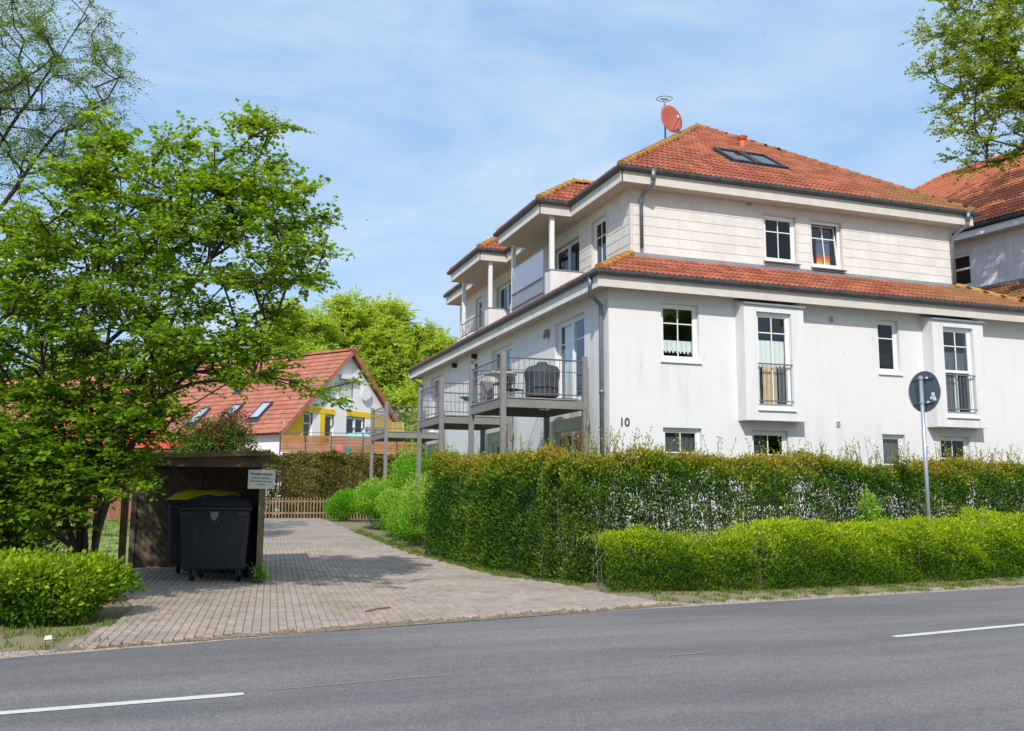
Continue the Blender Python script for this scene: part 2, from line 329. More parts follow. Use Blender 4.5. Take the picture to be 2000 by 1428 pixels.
def npmesh(name, V, F, tint=None, smooth=False):
    V = np.asarray(V, np.float32); F = np.asarray(F, np.int32); k = F.shape[1]
    me = bpy.data.meshes.new(name); me.vertices.add(len(V)); me.vertices.foreach_set('co', V.ravel())
    me.loops.add(F.size); me.loops.foreach_set('vertex_index', F.ravel())
    me.polygons.add(len(F)); me.polygons.foreach_set('loop_start', np.arange(0, F.size, k, dtype=np.int32))
    me.polygons.foreach_set('loop_total', np.full(len(F), k, np.int32)); me.update(calc_edges=True)
    if smooth: shade(me)
    if tint is not None:
        a = me.attributes.new('tint', 'FLOAT', 'FACE'); a.data.foreach_set('value', np.asarray(tint, np.float32))
    return me
def nrm(a): return a/np.maximum(1e-9, np.linalg.norm(a, axis=-1, keepdims=True))
def leaves_mesh(name, P, D, Nn, ln, wd, tint, rich=False, off=(0, 0, 0)):
    D = nrm(D); S = nrm(np.cross(D, Nn)); U = np.cross(S, D); n = len(P); ln = ln[:, None]; wd = wd[:, None]
    P = P - np.asarray(off)
    if rich:     # rounded leaf folded along the midrib, 4 quads as 2+2
        v = [P, P+D*ln*.35-S*wd*.5+U*ln*.08, P+D*ln*.75-S*wd*.36+U*ln*.03, P+D*ln-U*ln*.10, P+D*ln*.75+S*wd*.36+U*ln*.03, P+D*ln*.35+S*wd*.5+U*ln*.08, P+D*ln*.5-U*ln*.02]
        V = np.stack(v, 1).reshape(-1, 3); b = np.arange(n)[:, None]*7
        F = np.concatenate([b+np.array([[0, 6, 2, 1]]), b+np.array([[6, 3, 2, 2]])[:, :4]*0+b*0+np.array([[6, 3, 2, 1]])*0, ], 1) if False else None
        f1 = b+np.array([0, 6, 2, 1]); f2 = b+np.array([0, 5, 4, 6]); f3 = b+np.array([6, 4, 3, 2])
        F = np.stack([f1, f2, f3], 1).reshape(-1, 4); t = np.repeat(tint, 3)
    else:
        v = [P, P+D*ln*.45-S*wd*.5+U*ln*.08, P+D*ln-U*ln*.08, P+D*ln*.45+S*wd*.5+U*ln*.08]
        V = np.stack(v, 1).reshape(-1, 3); F = np.arange(n*4).reshape(-1, 4); t = tint
    return npmesh(name, V, F, t)
def tubes_mesh(name, A, B, ra, rb, k=5, off=(0, 0, 0)):
    A = np.asarray(A)-np.asarray(off); B = np.asarray(B)-np.asarray(off); T = nrm(B-A)
    ref = np.where(np.abs(T[:, 2:3]) > .9, np.array([[1., 0, 0]]), np.array([[0, 0, 1.]]))
    X = nrm(np.cross(T, ref)); Y = np.cross(T, X); rings = []
    for C, r in ((A, ra), (B, rb)):
        for j in range(k):
            q = 2*math.pi*j/k; rings.append(C+(X*math.cos(q)+Y*math.sin(q))*np.asarray(r)[:, None])
    V = np.stack(rings, 1).reshape(-1, 3); b = np.arange(len(A))[:, None]*2*k
    F = np.stack([b[:, 0:1]+np.array([[j, (j+1) % k, (j+1) % k+k, j+k]]) for j in range(k)], 1).reshape(-1, 4)
    return npmesh(name, V, F, None, True)
def clip_poly(poly, n, d):      # keep n.p <= d
    o = []
    for i in range(len(poly)):
        a, b = poly[i], poly[(i+1) % len(poly)]; fa = a[0]*n[0]+a[1]*n[1]-d; fb = b[0]*n[0]+b[1]*n[1]-d
        if fa <= 0: o.append(a)
        if (fa < 0 < fb) or (fb < 0 < fa):
            t = fa/(fa-fb); o.append((a[0]+(b[0]-a[0])*t, a[1]+(b[1]-a[1])*t))
    return o

# ------------------------------------------------------------------ terrain, road, driveway
HB = [17, 20, 24, 28, 32, 36]; HZ = [0, .06, .17, .3, .42, .5]
def H(y): return float(np.interp(y, HB, HZ))
ys = [-400, -40, 0, 17, 20, 24, 28, 32, 36, 60, 120, 900]
g = MB()
for i in range(len(ys)-1):
    for x0, x1 in ((-500, -60), (-60, 0), (0, 60), (60, 500)):
        g.quad((x0, ys[i], H(ys[i])), (x1, ys[i], H(ys[i])), (x1, ys[i+1], H(ys[i+1])), (x0, ys[i+1], H(ys[i+1])))
ground = g.build('ground', M['soil'], kind='structure')
def strip(name, rows, mat, dz, kind='structure', parent=None):   # rows of (left xy, right xy)
    m = MB()
    for (l0, r0), (l1, r1) in zip(rows[:-1], rows[1:]):
        m.quad(*[(p[0], p[1], H(p[1])+dz) for p in (l0, r0, r1, l1)])
    return m.build(name, mat, parent, kind=kind)
EDGE = [(-60, -6.5), (-20, 5.2), (-8, 8.45), (-1.56, 10.24), (0.31, 10.66), (2.04, 11.13), (4.1, 11.5), (6.09, 11.8), (9.31, 12.1), (13.96, 12.55), (30, 14.4), (90, 22)]
NEAR = [(x+1.0, y-7.6) for x, y in EDGE]
EDGE2 = []
for (a, b) in zip(EDGE[:-1], EDGE[1:]):
    n = max(1, int(math.hypot(b[0]-a[0], b[1]-a[1])/0.35)) if -9 < a[0] < 20 else 1
    for i in range(n): t = i/n; EDGE2.append((a[0]+(b[0]-a[0])*t, a[1]+(b[1]-a[1])*t + (random.uniform(-.025, .025) if 0 < i else 0)))
EDGE2.append(EDGE[-1])
road_mb = MB()
for (a, b) in zip(EDGE2[:-1], EDGE2[1:]):
    road_mb.quad((a[0]+1, a[1]-7.6, .004), (b[0]+1, b[1]-7.6, .004), (b[0], b[1], .004), (a[0], a[1], .004))
road_mb.build('road', M['asphalt'], kind='structure')
def stripe(p, q, w, mat, z=.009):
    p = Vector((*p, z)); q = Vector((*q, z)); t = (q-p).normalized(); s = Vector((-t.y, t.x, 0))*w/2
    m = MB(); L_ = (q-p).length; n = max(2, int(L_/.12)); top = []; bot = []
    for i in range(n+1):
        c = p+t*L_*i/n; e = 1 if 0 < i < n else .75
        top.append(c+s*e*random.uniform(.94, 1.04)); bot.append(c-s*e*random.uniform(.94, 1.04))
    for i in range(n): m.quad(bot[i], bot[i+1], top[i+1], top[i])
    return m.build('road_marking', mat, kind='structure')
stripe((-4.2, 7.55), (0.54, 7.88), .12, M['paint']); stripe((7.65, 8.66), (12.6, 9.30), .12, M['paint'])
stripe((0.74, 7.96), (2.3, 8.12), .018, M['paint_faint']); stripe((4.6, 8.36), (5.15, 8.42), .03, M['paint_faint'])
# pale sand washed along the road edge
sm = MB()
for (a, b) in zip(EDGE2[:-1], EDGE2[1:]):
    w0 = .38+.10*math.sin(a[0]*1.7)+random.uniform(-.04, .06); 
    if not hasattr(sm, 'w'): sm.w = w0
    sm.quad((a[0], a[1]-.03, .007), (b[0], b[1]-.03, .007), (b[0], b[1]+w0, .007), (a[0], a[1]+sm.w, .007)); sm.w = w0
sm.build('road_shoulder', M['sand'], kind='structure')
def edge_y(x): return float(np.interp(x, [p[0] for p in EDGE], [p[1] for p in EDGE]))
DL = [(-1.15, 10.45), (-.75, 12.2), (-.6, 14.4), (-1.05, 16.2), (-1.05, 20), (.9, 22.0), (1.9, 24), (2.2, 28), (2.4, 32), (2.7, 36), (2.9, 39.0)]
DRI = [(6.9, 11.98), (6.45, 13.4), (6.35, 15.2), (5.75, 17.0), (5.5, 20), (5.25, 22.0), (5.2, 24), (5.12, 28), (5.15, 32), (5.25, 36), (5.4, 39.0)]
# one row for each height break so the sheet follows the ground
def xl(y): return float(np.interp(y, [p[1] for p in DL], [p[0] for p in DL]))
def xr(y): return float(np.interp(y, [p[1] for p in DRI], [p[0] for p in DRI]))
YR = [12.0, 12.6, 13.4, 14.4, 15.2, 16.2, 17, 18.5, 20, 22, 24, 28, 32, 36, 39.0]
driveway = MB()
driveway.quad((-1.15, 10.47, .012), (6.9, 11.97, .012), (xr(12.6), 12.6, .012), (xl(12.6), 12.6, .012))
for a, b in zip(YR[1:-1], YR[2:]):
    if a < 24: driveway.quad((xl(a), a, H(a)+.012), (xr(a), a, H(a)+.012), (xr(b), b, H(b)+.012), (xl(b), b, H(b)+.012))
driveway = driveway.build('driveway', M['joint'], kind='structure')
fm = MB()
for a, b in ((23.9, 24), (24, 28), (28, 32), (32, 36), (36, 39.0)):
    fm.quad((xl(a), a, H(a)+.036), (xr(a), a, H(a)+.036), (xr(b), b, H(b)+.036), (xl(b), b, H(b)+.036))
fm.build('driveway_far', M['paving_far'], kind='structure')
# concrete pavers laid parallel to the drain
ang = R(85); ux, uy = math.cos(ang), math.sin(ang)
def inside(x, y):
    if y < edge_y(x)+.24+.06*math.sin(x*3.1)+.05*math.sin(x*11.7): return False
    if y > 24: return False
    return xl(y)+.05 < x < xr(y)-.05
DR0, DR1 = Vector((-1.0, 16.2)), Vector((5.6, 17.72))
cells = []
for r in range(-90, 30):
    for c in range(45, 132):
        u = (c+(.5 if r % 2 else 0))*.2; v = r*.1
        x, y = u*ux-v*uy, u*uy+v*ux
        if not inside(x, y): continue
        dd = (y-DR0.y)-(x-DR0.x)*(DR1.y-DR0.y)/(DR1.x-DR0.x)
        if abs(dd) < .12: continue
        cells.append((math.hypot(x, y), x, y))
cells.sort()
def pav(m, x, y, z, w=.0975, d=.0476, t=.03):
    jz = random.uniform(-.0025, .0025); a = ang+random.uniform(-.012, .012); cx, cy = math.cos(a), math.sin(a); e = .006; vs_ = []
    for zz, k in ((z-.005, 0), (z+t-.006+jz, 0), (z+t+jz, e)):
        for sx, sy in ((-1, -1), (1, -1), (1, 1), (-1, 1)):
            px, py = sx*(w-k), sy*(d-k); vs_.append((x+px*cx-py*cy, y+px*cy+py*cx, zz))
    m.add(vs_, [(8, 9, 10, 11)]+[(i+4*k, (i+1) % 4+4*k, (i+1) % 4+4*k+4, i+4*k+4) for k in (0, 1) for i in range(4)])
pm = MB(); pav(pm, 0, 0, 0); ppm = bpy.data.meshes.new('paving_stone'); ppm.from_pydata([(x*ux+y*uy, -x*uy+y*ux, z) for x, y, z in pm.V], [], pm.F); ppm.materials.append(M['paver'])
rest = MB()
for i, (dst, x, y) in enumerate(cells):
    if i < 300: inst('paving_stone', ppm, driveway, Matrix.Translation((x, y, H(y)+.006+random.uniform(-.0025, .0025))) @ Matrix.Rotation(ang+random.uniform(-.012, .012), 4, 'Z'))
    else: pav(rest, x, y, H(y)+.006)
rest.build('paving_stones', M['paver'], driveway, kind='stuff')
dm = MB(); t = (DR1-DR0).normalized(); s = Vector((-t.y, t.x))*.05
for i in range(13):
    a = DR0+t*(i*.52+.004); b = DR0+t*(i*.52+.516)
    z = .037
    dm.hexa([(*(a-s), 0), (*(b-s), 0), (*(b+s), 0), (*(a+s), 0), (*(a-s), z+H(a.y)), (*(b-s), z+H(b.y)), (*(b+s), z+H(b.y)), (*(a+s), z+H(a.y))])
dm.build('drain_channel', M['concrete'], driveway)
# lawn of the garden on the left behind the shelter
strip('lawn', [((-30, 19), (-1.3, 19)), ((-30, 20), (-1.3, 20)), ((-30, 24), (0.6, 24)), ((-30, 28), (1.6, 28)), ((-30, 32), (1.9, 32)), ((-30, 36), (2.1, 36)), ((-30, 39), (2.2, 39))], M['lawn'], .008)

# ------------------------------------------------------------------ building parts
def wall(m, fr, a0, a1, z0, z1, holes, rev=.16, th=0.0):
    A = sorted({a0, a1, *[h[0] for h in holes], *[h[1] for h in holes]}); Z = sorted({z0, z1, *[h[2] for h in holes], *[h[3] for h in holes]})
    A = [a for a in A if a0 <= a <= a1]; Z = [z for z in Z if z0 <= z <= z1]
    for i in range(len(A)-1):
        for j in range(len(Z)-1):
            ca, cz = (A[i]+A[i+1])/2, (Z[j]+Z[j+1])/2
            if any(h[0] < ca < h[1] and h[2] < cz < h[3] for h in holes): continue
            m.quad(fr.P(A[i], Z[j]), fr.P(A[i+1], Z[j]), fr.P(A[i+1], Z[j+1]), fr.P(A[i], Z[j+1]))
    for h in holes:
        p, q, r, s_ = h[:4]
        for (x1, y1, x2, y2) in ((p, r, q, r), (q, r, q, s_), (q, s_, p, s_), (p, s_, p, r)):
            m.quad(fr.P(x1, y1), fr.P(x2, y2), fr.P(x2, y2, -rev), fr.P(x1, y1, -rev))
def window(root, fr, a0, a1, z0, z1, cols=2, rows=(), sill=True, rec=.10, curtain=None, dark=False, label=None, name='window', fw=.075, transom=None, sashes=1, tilt=0):
    m = MB(); d0, d1 = -rec-.06, -rec
    for s_ in ((a0, a1, z0, z0+fw), (a0, a1, z1-fw, z1)): m.fbox(fr, *s_, d0, d1)
    for s_ in ((a0, a0+fw), (a1-fw, a1)): m.fbox(fr, *s_, z0+fw, z1-fw, d0, d1)
    w = m.build(name, M['white'], root, label=label, bevel=.006)
    ia0, ia1, iz0, iz1 = a0+fw, a1-fw, z0+fw, z1-fw
    secs = [(ia0, ia1)] if sashes == 1 else [(ia0, (ia0+ia1)/2-.04), ((ia0+ia1)/2+.04, ia1)]
    if sashes > 1: MB().fbox(fr, (ia0+ia1)/2-.04, (ia0+ia1)/2+.04, iz0, iz1, d0, d1+.01).build('mullion', M['white'], w)
    if transom: MB().fbox(fr, ia0, ia1, transom-.035, transom+.035, d0, d1+.006).build('transom', M['white'], w)
    for (p, q) in secs:
        def dd(z): return (z-iz0)*math.tan(tilt)
        sf = .035; sm = MB()
        def bar(x0, x1, y0, y1, e0, e1):
            sm.hexa([fr.P(x0, y0, e1-dd(y0)), fr.P(x1, y0, e1-dd(y0)), fr.P(x1, y0, e0-dd(y0)), fr.P(x0, y0, e0-dd(y0)),
                     fr.P(x0, y1, e1-dd(y1)), fr.P(x1, y1, e1-dd(y1)), fr.P(x1, y1, e0-dd(y1)), fr.P(x0, y1, e0-dd(y1))])
        e0, e1 = d0+.012, d1-.012
        bar(p+.002, q-.002, iz0+.002, iz0+sf, e0, e1); bar(p+.002, q-.002, iz1-sf, iz1-.002, e0, e1); bar(p+.002, p+sf, iz0+sf, iz1-sf, e0, e1); bar(q-sf, q-.002, iz0+sf, iz1-sf, e0, e1)
        sm.build('sash', M['white'], w)
        sm = MB(); xs = [p+sf+(q-p-2*sf)*i/cols for i in range(cols+1)]; zs = [iz1-sf]+[z1-(z1-z0)*r for r in rows]+[iz0+sf]
        for x in xs[1:-1]: bar(x-.013, x+.013, iz0+sf, iz1-sf, e0+.012, e1-.008)
        for z in zs[1:-1]: bar(p+sf, q-sf, z-.013, z+.013, e0+.014, e1-.010)
        if sm.V: sm.build('glazing_bar', M['white'], w)
        for i in range(len(xs)-1):
            for j in range(len(zs)-1):
                pm_ = MB(); dg = (e0+e1)/2; x0, x1, y0, y1 = xs[i]+.002, xs[i+1]-.002, zs[j+1]+.002, zs[j]-.002
                pm_.quad(fr.P(x0, y0, dg-dd(y0)), fr.P(x1, y0, dg-dd(y0)), fr.P(x1, y1, dg-dd(y1)), fr.P(x0, y1, dg-dd(y1)))
                pm_.build('pane', M['glass_dark' if dark else 'glass'], w)
    if sill:
        m = MB(); P = fr.P; a, b = a0-.04, a1+.04
        m.hexa([P(a, z0-.07, .05), P(b, z0-.07, .05), P(b, z0-.07, 0.001), P(a, z0-.07, 0.001), P(a, z0-.035, .05), P(b, z0-.035, .05), P(b, z0-.005, 0.001), P(a, z0-.005, 0.001)])
        m.fbox(fr, a0+.002, a1-.002, z0-.03, z0-.004, -rec, .001); m.build('sill', M['white'], w)
    for c in (curtain or ()):
        mat, x0, x1, y0, y1, scal = c; m = MB(); n = max(8, int((x1-x0)/.02)); dcu = d0-.06
        for i in range(n):
            p, q = x0+(x1-x0)*i/n, x0+(x1-x0)*(i+1)/n
            w0, w1 = (.007*math.sin(p*48), .007*math.sin(q*48))
            def low(x): return y0+(scal*abs(((x-x0)/.10) % 1-.5)*2 if scal else 0)
            m.quad(fr.P(p, low(p), dcu+w0), fr.P(q, low(q), dcu+w1), fr.P(q, y1, dcu+w1), fr.P(p, y1, dcu+w0))
        m.build('curtain', M[mat], w)
    return w
def tile_shape(w=.30, l=.40, n=8):
    vs_, fs = [], []
    for yy, lift in ((0, .068), (l, .02)):
        for i in range(n+1):
            u = i/n; z = .036*max(0, math.sin(2*math.pi*u*2-math.pi/2))**.8 if True else 0
            vs_.append((u*w-w/2, yy, z+lift))
    for i in range(n+1): vs_.append((vs_[i][0], 0, vs_[i][2]-.034))
    for i in range(n): fs += [(i, i+1, i+1+n+1, i+n+1), (i+2*(n+1), i+1+2*(n+1), i+1, i)]
    return vs_, fs
TV, TF = tile_shape()
tile_me = bpy.data.meshes.new('roof_tile'); tile_me.from_pydata(TV, [], TF); tile_me.materials.append(M['tile']); shade(tile_me, False)
def roof_tiles(O, u, s_, poly, w=.30, e=.34, jit=.006):
    """tile transforms over poly (in u,s coordinates) on the plane O + u*x + s*y"""
    O, u, s_ = Vector(O), Vector(u).normalized(), Vector(s_).normalized(); n = u.cross(s_)
    xs = [p[0] for p in poly]; yy = [p[1] for p in poly]; res = []
    def ins(x, y):
        c = False; k = len(poly)
        for i in range(k):
            (x1, y1), (x2, y2) = poly[i], poly[(i+1) % k]
            if (y1 > y) != (y2 > y) and x < (x2-x1)*(y-y1)/(y2-y1)+x1: c = not c
        return c
    r = 0; y = min(yy)
    while y < max(yy)-.05:
        x = min(xs)+w/2
        while x < max(xs):
            if ins(x, y+e*.45):
                p = O+u*x+s_*(y-.0)+n*random.uniform(-.002, .004)
                mt = Matrix(((u.x, s_.x, n.x, p.x), (u.y, s_.y, n.y, p.y), (u.z, s_.z, n.z, p.z), (0, 0, 0, 1)))
                res.append(mt @ Matrix.Rotation(random.uniform(-jit, jit), 4, 'Z'))
            x += w
        y += e; r += 1
    return res
TVn = np.array([(*v, 1) for v in TV])
def tiles_joined(name, mats, mat, parent, tv=TVn, tf=TF):
    if not mats: return
    inv = wm(parent).inverted(); V = np.concatenate([tv @ np.array(inv @ m).T for m in mats])[:, :3]
    k = len(tv); F = np.concatenate([np.array(tf)+i*k for i in range(len(mats))])
    return link(name, npmesh(name, V, F), mat, parent, kind='stuff')
def ridge_line(parent, p, q, mat, r=.12, step=.34):
    p, q = Vector(p), Vector(q); L_ = (q-p).length; t = (q-p)/L_; n = max(1, round(L_/step)); st = L_/n
    side = t.cross(Vector((0, 0, 1))).normalized(); up = side.cross(t)
    for i in range(n):
        m = MB(); V = []
        for f, rr, lift in ((0, r*1.08, .012), (1.12, r*.9, 0)):
            c = p+t*(i+f)*st+up*(lift+random.uniform(-.003, .006))
            for j in range(7):
                q_ = math.pi*(j/6*1.1-.05); V.append(c+side*math.cos(q_)*rr+up*(math.sin(q_)*rr*.85))
        m.add(V, [(j, j+1, j+8, j+7) for j in range(6)]+[tuple(range(7))]); m.build('ridge_tile', mat, parent)
def gutter(m, pts, w=.13, h=.10):
    """half-round gutter hung along a polyline of its back top edge, outward on the right of travel"""
    prof = [(0, .0), (0, -h*.6), (w*.25, -h*.95), (w*.5, -h), (w*.8, -h*.9), (w, -h*.45), (w, 0.012), (w*.93, .012), (w*.93, -h*.35)]
    P = [Vector(p) for p in pts]; rings = []
    for i, p in enumerate(P):
        dirs = []
        if i > 0: dirs.append((P[i]-P[i-1]).normalized())
        if i < len(P)-1: dirs.append((P[i+1]-P[i]).normalized())
        ns = [Vector((d.y, -d.x, 0)) for d in dirs]; nn = sum(ns, Vector()).normalized(); k = 1/max(.3, nn.dot(ns[0]))
        rings.append([p+nn*(x*k)+Vector((0, 0, z)) for x, z in prof])
    n = len(prof); m.add([v for r in rings for v in r], [(i*n+j, i*n+j+1, (i+1)*n+j+1, (i+1)*n+j) for i in range(len(P)-1) for j in range(n-1)]+[tuple(range(n)), tuple(range((len(P)-1)*n, len(P)*n))[::-1]])
    return m
def shingles(fr, a0, a1, z0, z1, holes, w=.33, h=.25, g=.004, jit=.003):
    """list of 8-point plates covering a wall region around the holes"""
    res = []; rows = int(math.ceil((z1-z0)/h))
    for r in range(rows):
        zb, zt = z0+r*h, min(z1, z0+(r+1)*h)
        n = int(math.ceil((a1-a0)/w))
        for c in range(n):
            x0, x1 = a0+c*w, min(a1, a0+(c+1)*w)
            if x1-x0 < .03: continue
            segs = [(x0, x1, zb, zt)]
            for hh in holes:
                new = []
                for (p, q, r0, r1) in segs:
                    if hh[1] <= p or hh[0] >= q or hh[3] <= r0 or hh[2] >= r1: new.append((p, q, r0, r1)); continue
                    if p < hh[0]: new.append((p, hh[0], r0, r1))
                    if q > hh[1]: new.append((hh[1], q, r0, r1))
                    m0, m1 = max(p, hh[0]), min(q, hh[1])
                    if r0 < hh[2]: new.append((m0, m1, r0, hh[2]))
                    if r1 > hh[3]: new.append((m0, m1, hh[3], r1))
                segs = new
            for (p, q, r0, r1) in segs:
                if q-p < .025 or r1-r0 < .03: continue
                k = random.uniform(0, jit); P = fr.P
                res.append([P(p+g, r0, .018+k), P(q-g, r0, .018+k), P(q-g, r0, .002), P(p+g, r0, .002), P(p+g, r1+.004, .008+k), P(q-g, r1+.004, .008+k), P(q-g, r1+.004, .002), P(p+g, r1+.004, .002)])
    return res

# ------------------------------------------------------------------ the apartment house
X0, Y0, X1, Y1 = 9.04, 18.9, 21.7, 36.5          # lower walls
UX0, UY0, UX1, UY1 = 10.25, 20.1, 20.5, 35.3     # upper walls
house = thing('apartment_house', 'white rendered apartment house number 10 with red tiled hip roof and grey side balconies', 'apartment house', (X0, Y0, 0))
FF = Fr((0, Y0, 0), (1, 0, 0), (0, -1, 0)); FL = Fr((X0, 0, 0), (0, 1, 0), (-1, 0, 0))
UF = Fr((0, UY0, 0), (1, 0, 0), (0, -1, 0)); UL = Fr((UX0, 0, 0), (0, 1, 0), (-1, 0, 0))
fh = [(10.40, 11.41, 4.70, 6.05), (16.67, 17.35, 4.70, 6.07), (10.40, 11.42, 1.85, 3.11), (16.65, 17.37, 1.85, 3.11), (12.8, 13.83, 1.2, 3.11), (18.52, 19.5, 1.2, 3.11), (12.6, 13.95, 3.5, 6.0), (18.25, 19.65, 3.5, 6.0)]
lh = [(20.27, 22.19, 3.86, 6.0), (25.55, 27.49, 3.86, 6.03), (28.96, 29.83, 3.86, 6.03), (33.27, 35.18, 3.86, 6.03), (20.34, 22.3, 1.0, 3.15), (25.5, 27.4, 1.0, 3.12), (28.0, 28.6, 2.2, 3.11)]
w = MB(); wall(w, FF, X0, X1, 0, 6.30, fh); wall(w, FL, Y0, Y1, 0, 6.30, lh)
w.quad((X1, Y0, 0), (X1, Y1, 0), (X1, Y1, 6.3), (X1, Y0, 6.3)); w.quad((X0, Y1, 0), (X1, Y1, 0), (X1, Y1, 6.3), (X0, Y1, 6.3))
w.build('wall', M['stucco'], house)
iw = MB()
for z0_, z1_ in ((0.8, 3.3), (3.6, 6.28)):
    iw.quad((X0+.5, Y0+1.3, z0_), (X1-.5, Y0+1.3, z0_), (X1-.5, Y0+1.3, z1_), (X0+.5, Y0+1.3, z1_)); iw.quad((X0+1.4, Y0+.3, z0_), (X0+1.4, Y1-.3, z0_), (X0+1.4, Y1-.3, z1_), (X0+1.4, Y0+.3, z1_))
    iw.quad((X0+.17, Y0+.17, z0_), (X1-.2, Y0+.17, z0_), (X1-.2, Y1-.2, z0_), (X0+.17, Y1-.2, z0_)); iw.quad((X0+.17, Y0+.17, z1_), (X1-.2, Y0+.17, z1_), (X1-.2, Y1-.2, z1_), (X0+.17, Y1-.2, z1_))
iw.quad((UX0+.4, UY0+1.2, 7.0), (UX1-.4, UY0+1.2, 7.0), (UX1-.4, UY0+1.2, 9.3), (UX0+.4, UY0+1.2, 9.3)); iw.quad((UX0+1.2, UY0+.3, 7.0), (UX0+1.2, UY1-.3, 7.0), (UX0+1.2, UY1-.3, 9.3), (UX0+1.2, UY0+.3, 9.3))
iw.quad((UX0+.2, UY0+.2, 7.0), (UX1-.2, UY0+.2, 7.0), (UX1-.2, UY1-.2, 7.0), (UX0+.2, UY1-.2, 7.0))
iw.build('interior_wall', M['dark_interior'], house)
window(house, FF, 10.40, 11.41, 4.70, 6.05, 2, (.34,), curtain=[('curtain', 10.48, 11.33, 4.88, 5.20, .09)], label='window with scalloped net curtain beside the corner')
window(house, FF, 16.67, 17.35, 4.70, 6.07, 1, (.34,), curtain=[('curtain_grey', 16.74, 17.28, 4.85, 6.0, 0), ('curtain', 16.74, 17.2, 4.86, 5.2, .07)], dark=True)
window(house, FF, 10.40, 11.42, 1.85, 3.11, 2, (.45,), curtain=[('curtain_grey', 10.48, 11.34, 1.9, 3.05, 0)])
window(house, FF, 16.65, 17.37, 1.85, 3.11, 1, (.6,), curtain=[('curtain_grey', 16.72, 17.30, 1.9, 3.05, 0)])
window(house, FF, 12.8, 13.83, 1.2, 3.11, 2, (.3,), sill=False, curtain=[('curtain', 12.88, 13.3, 1.3, 3.0, 0)], dark=True)
window(house, FF, 18.52, 19.5, 1.2, 3.11, 2, (.3,), sill=False, dark=True)
# the two box bays
for k, (b0, b1, o0, o1) in enumerate(((12.42, 14.12, 12.77, 13.76), (18.10, 19.80, 18.45, 19.45))):
    bf = Fr((0, 18.53, 0), (1, 0, 0), (0, -1, 0)); m = MB(); zb, zt = 3.32, 6.12
    wall(m, bf, b0, b1, zb, zt, [(o0, o1, 3.62, 5.94)], .10)
    y0, y1 = 18.53, Y0+.01
    m.quad((b0, y1, zb), (b0, y0, zb), (b0, y0, zt), (b0, y1, 6.28)); m.quad((b1, y0, zb), (b1, y1, zb), (b1, y1, 6.28), (b1, y0, zt)); m.quad((b0, y0, zb), (b0, y1, zb), (b1, y1, zb), (b1, y0, zb))
    bay = m.build('box_bay', M['stucco'], house)
    MB().hexa([(b0-.03, 18.47, 6.095), (b1+.03, 18.47, 6.095), (b1+.03, Y0, 6.245), (b0-.03, Y0, 6.245), (b0-.03, 18.47, 6.135), (b1+.03, 18.47, 6.135), (b1+.03, Y0, 6.285), (b0-.03, Y0, 6.285)]).build('bay_roof', M['zinc_pale'], bay)
    if k == 0: cu = [('curtain', o0+.08, o1-.08, 4.60, 5.28, .09), ('curtain_tan', o0+.28, o0+.68, 3.7, 4.66, 0), ('curtain_grey', o0+.72, o1-.07, 3.7, 4.66, 0)]
    else: cu = [('curtain_grey', o0+.08, o1-.08, 4.8, 5.3, 0), ('curtain', o0+.5, o0+.56, 3.7, 4.7, 0), ('curtain_grey', o0+.1, o0+.45, 3.7, 4.7, .0)]
    window(house, bf, o0, o1, 3.62, 5.94, 2, (.21,), curtain=cu, transom=(None if k == 0 else 4.78), label='tall window with net and tan curtains in the near box bay' if k == 0 else None)
    r = MB(); P = bf.P
    for z in (4.68, 3.79): r.fbox(bf, o0-.0, o1+.0, z-.014, z+.014, -.035, .0)
    for i in range(9):
        x = o0+.05+(o1-o0-.1)*i/8; r.tube([P(x, 3.79, -.018), P(x, 4.68, -.018)], .006, 5)
    r.build('window_railing', M['rail'], house)
# side windows and doors
window(house, FL, 20.27, 22.19, 3.86, 6.0, 1, (.27,), sill=False, sashes=2, rec=.12, name='balcony_door', curtain=[('curtain', 21.3, 22.05, 3.95, 5.9, 0)])
window(house, FL, 25.55, 27.49, 3.86, 6.03, 1, (.27,), sill=False, sashes=2, rec=.12, name='balcony_door', curtain=[('curtain', 25.7, 26.4, 3.95, 5.9, 0)])
window(house, FL, 28.96, 29.83, 3.86, 6.03, 1, (.27,), sill=False, rec=.12, dark=True)
window(house, FL, 33.27, 35.18, 3.86, 6.03, 1, (.27,), sill=False, sashes=2, rec=.12, name='balcony_door')
window(house, FL, 20.34, 22.3, 1.0, 3.15, 1, (.27,), sill=False, sashes=2, rec=.12, name='terrace_door')
window(house, FL, 25.5, 27.4, 1.0, 3.12, 1, (.27,), sill=False, sashes=2, rec=.12, name='terrace_door')
window(house, FL, 28.0, 28.6, 2.2, 3.11, 1, (), rec=.1)
# lower eaves
ex0, ey0, ex1, ey1 = 8.62, 18.48, 22.12, 36.92; zf0, zf1 = 6.22, 6.50
def band(m, x0, y0, x1, y1, z0, z1, t=.03):
    for lo, hi in (((x0, y0, z0), (x1, y0+t, z1)), ((x0, y0+t, z0), (x0+t, y1, z1)), ((x1-t, y0+t, z0), (x1, y1, z1)), ((x0+t, y1-t, z0), (x1-t, y1, z1))): m.box(lo, hi)
    return m
band(MB(), ex0, ey0, ex1, ey1, zf0, zf1).build('fascia', M['beige'], house)
sl = MB()
for i in range(int((ey1-ey0)/.165)):       # slates nailed on the side fascia
    y = ey0+i*.165; sl.hexa([(ex0-.022, y+.008, zf0-.008), (ex0-.022, y+.145, zf0-.008), (ex0-.001, y+.145, zf0-.008), (ex0-.001, y+.008, zf0-.008), (ex0-.014, y+.008, zf1), (ex0-.014, y+.145, zf1), (ex0-.001, y+.145, zf1), (ex0-.001, y+.008, zf1)])
sl.build('fascia_slates', M['shingle'], house, kind='stuff')
so = MB(); zs = zf0+.012
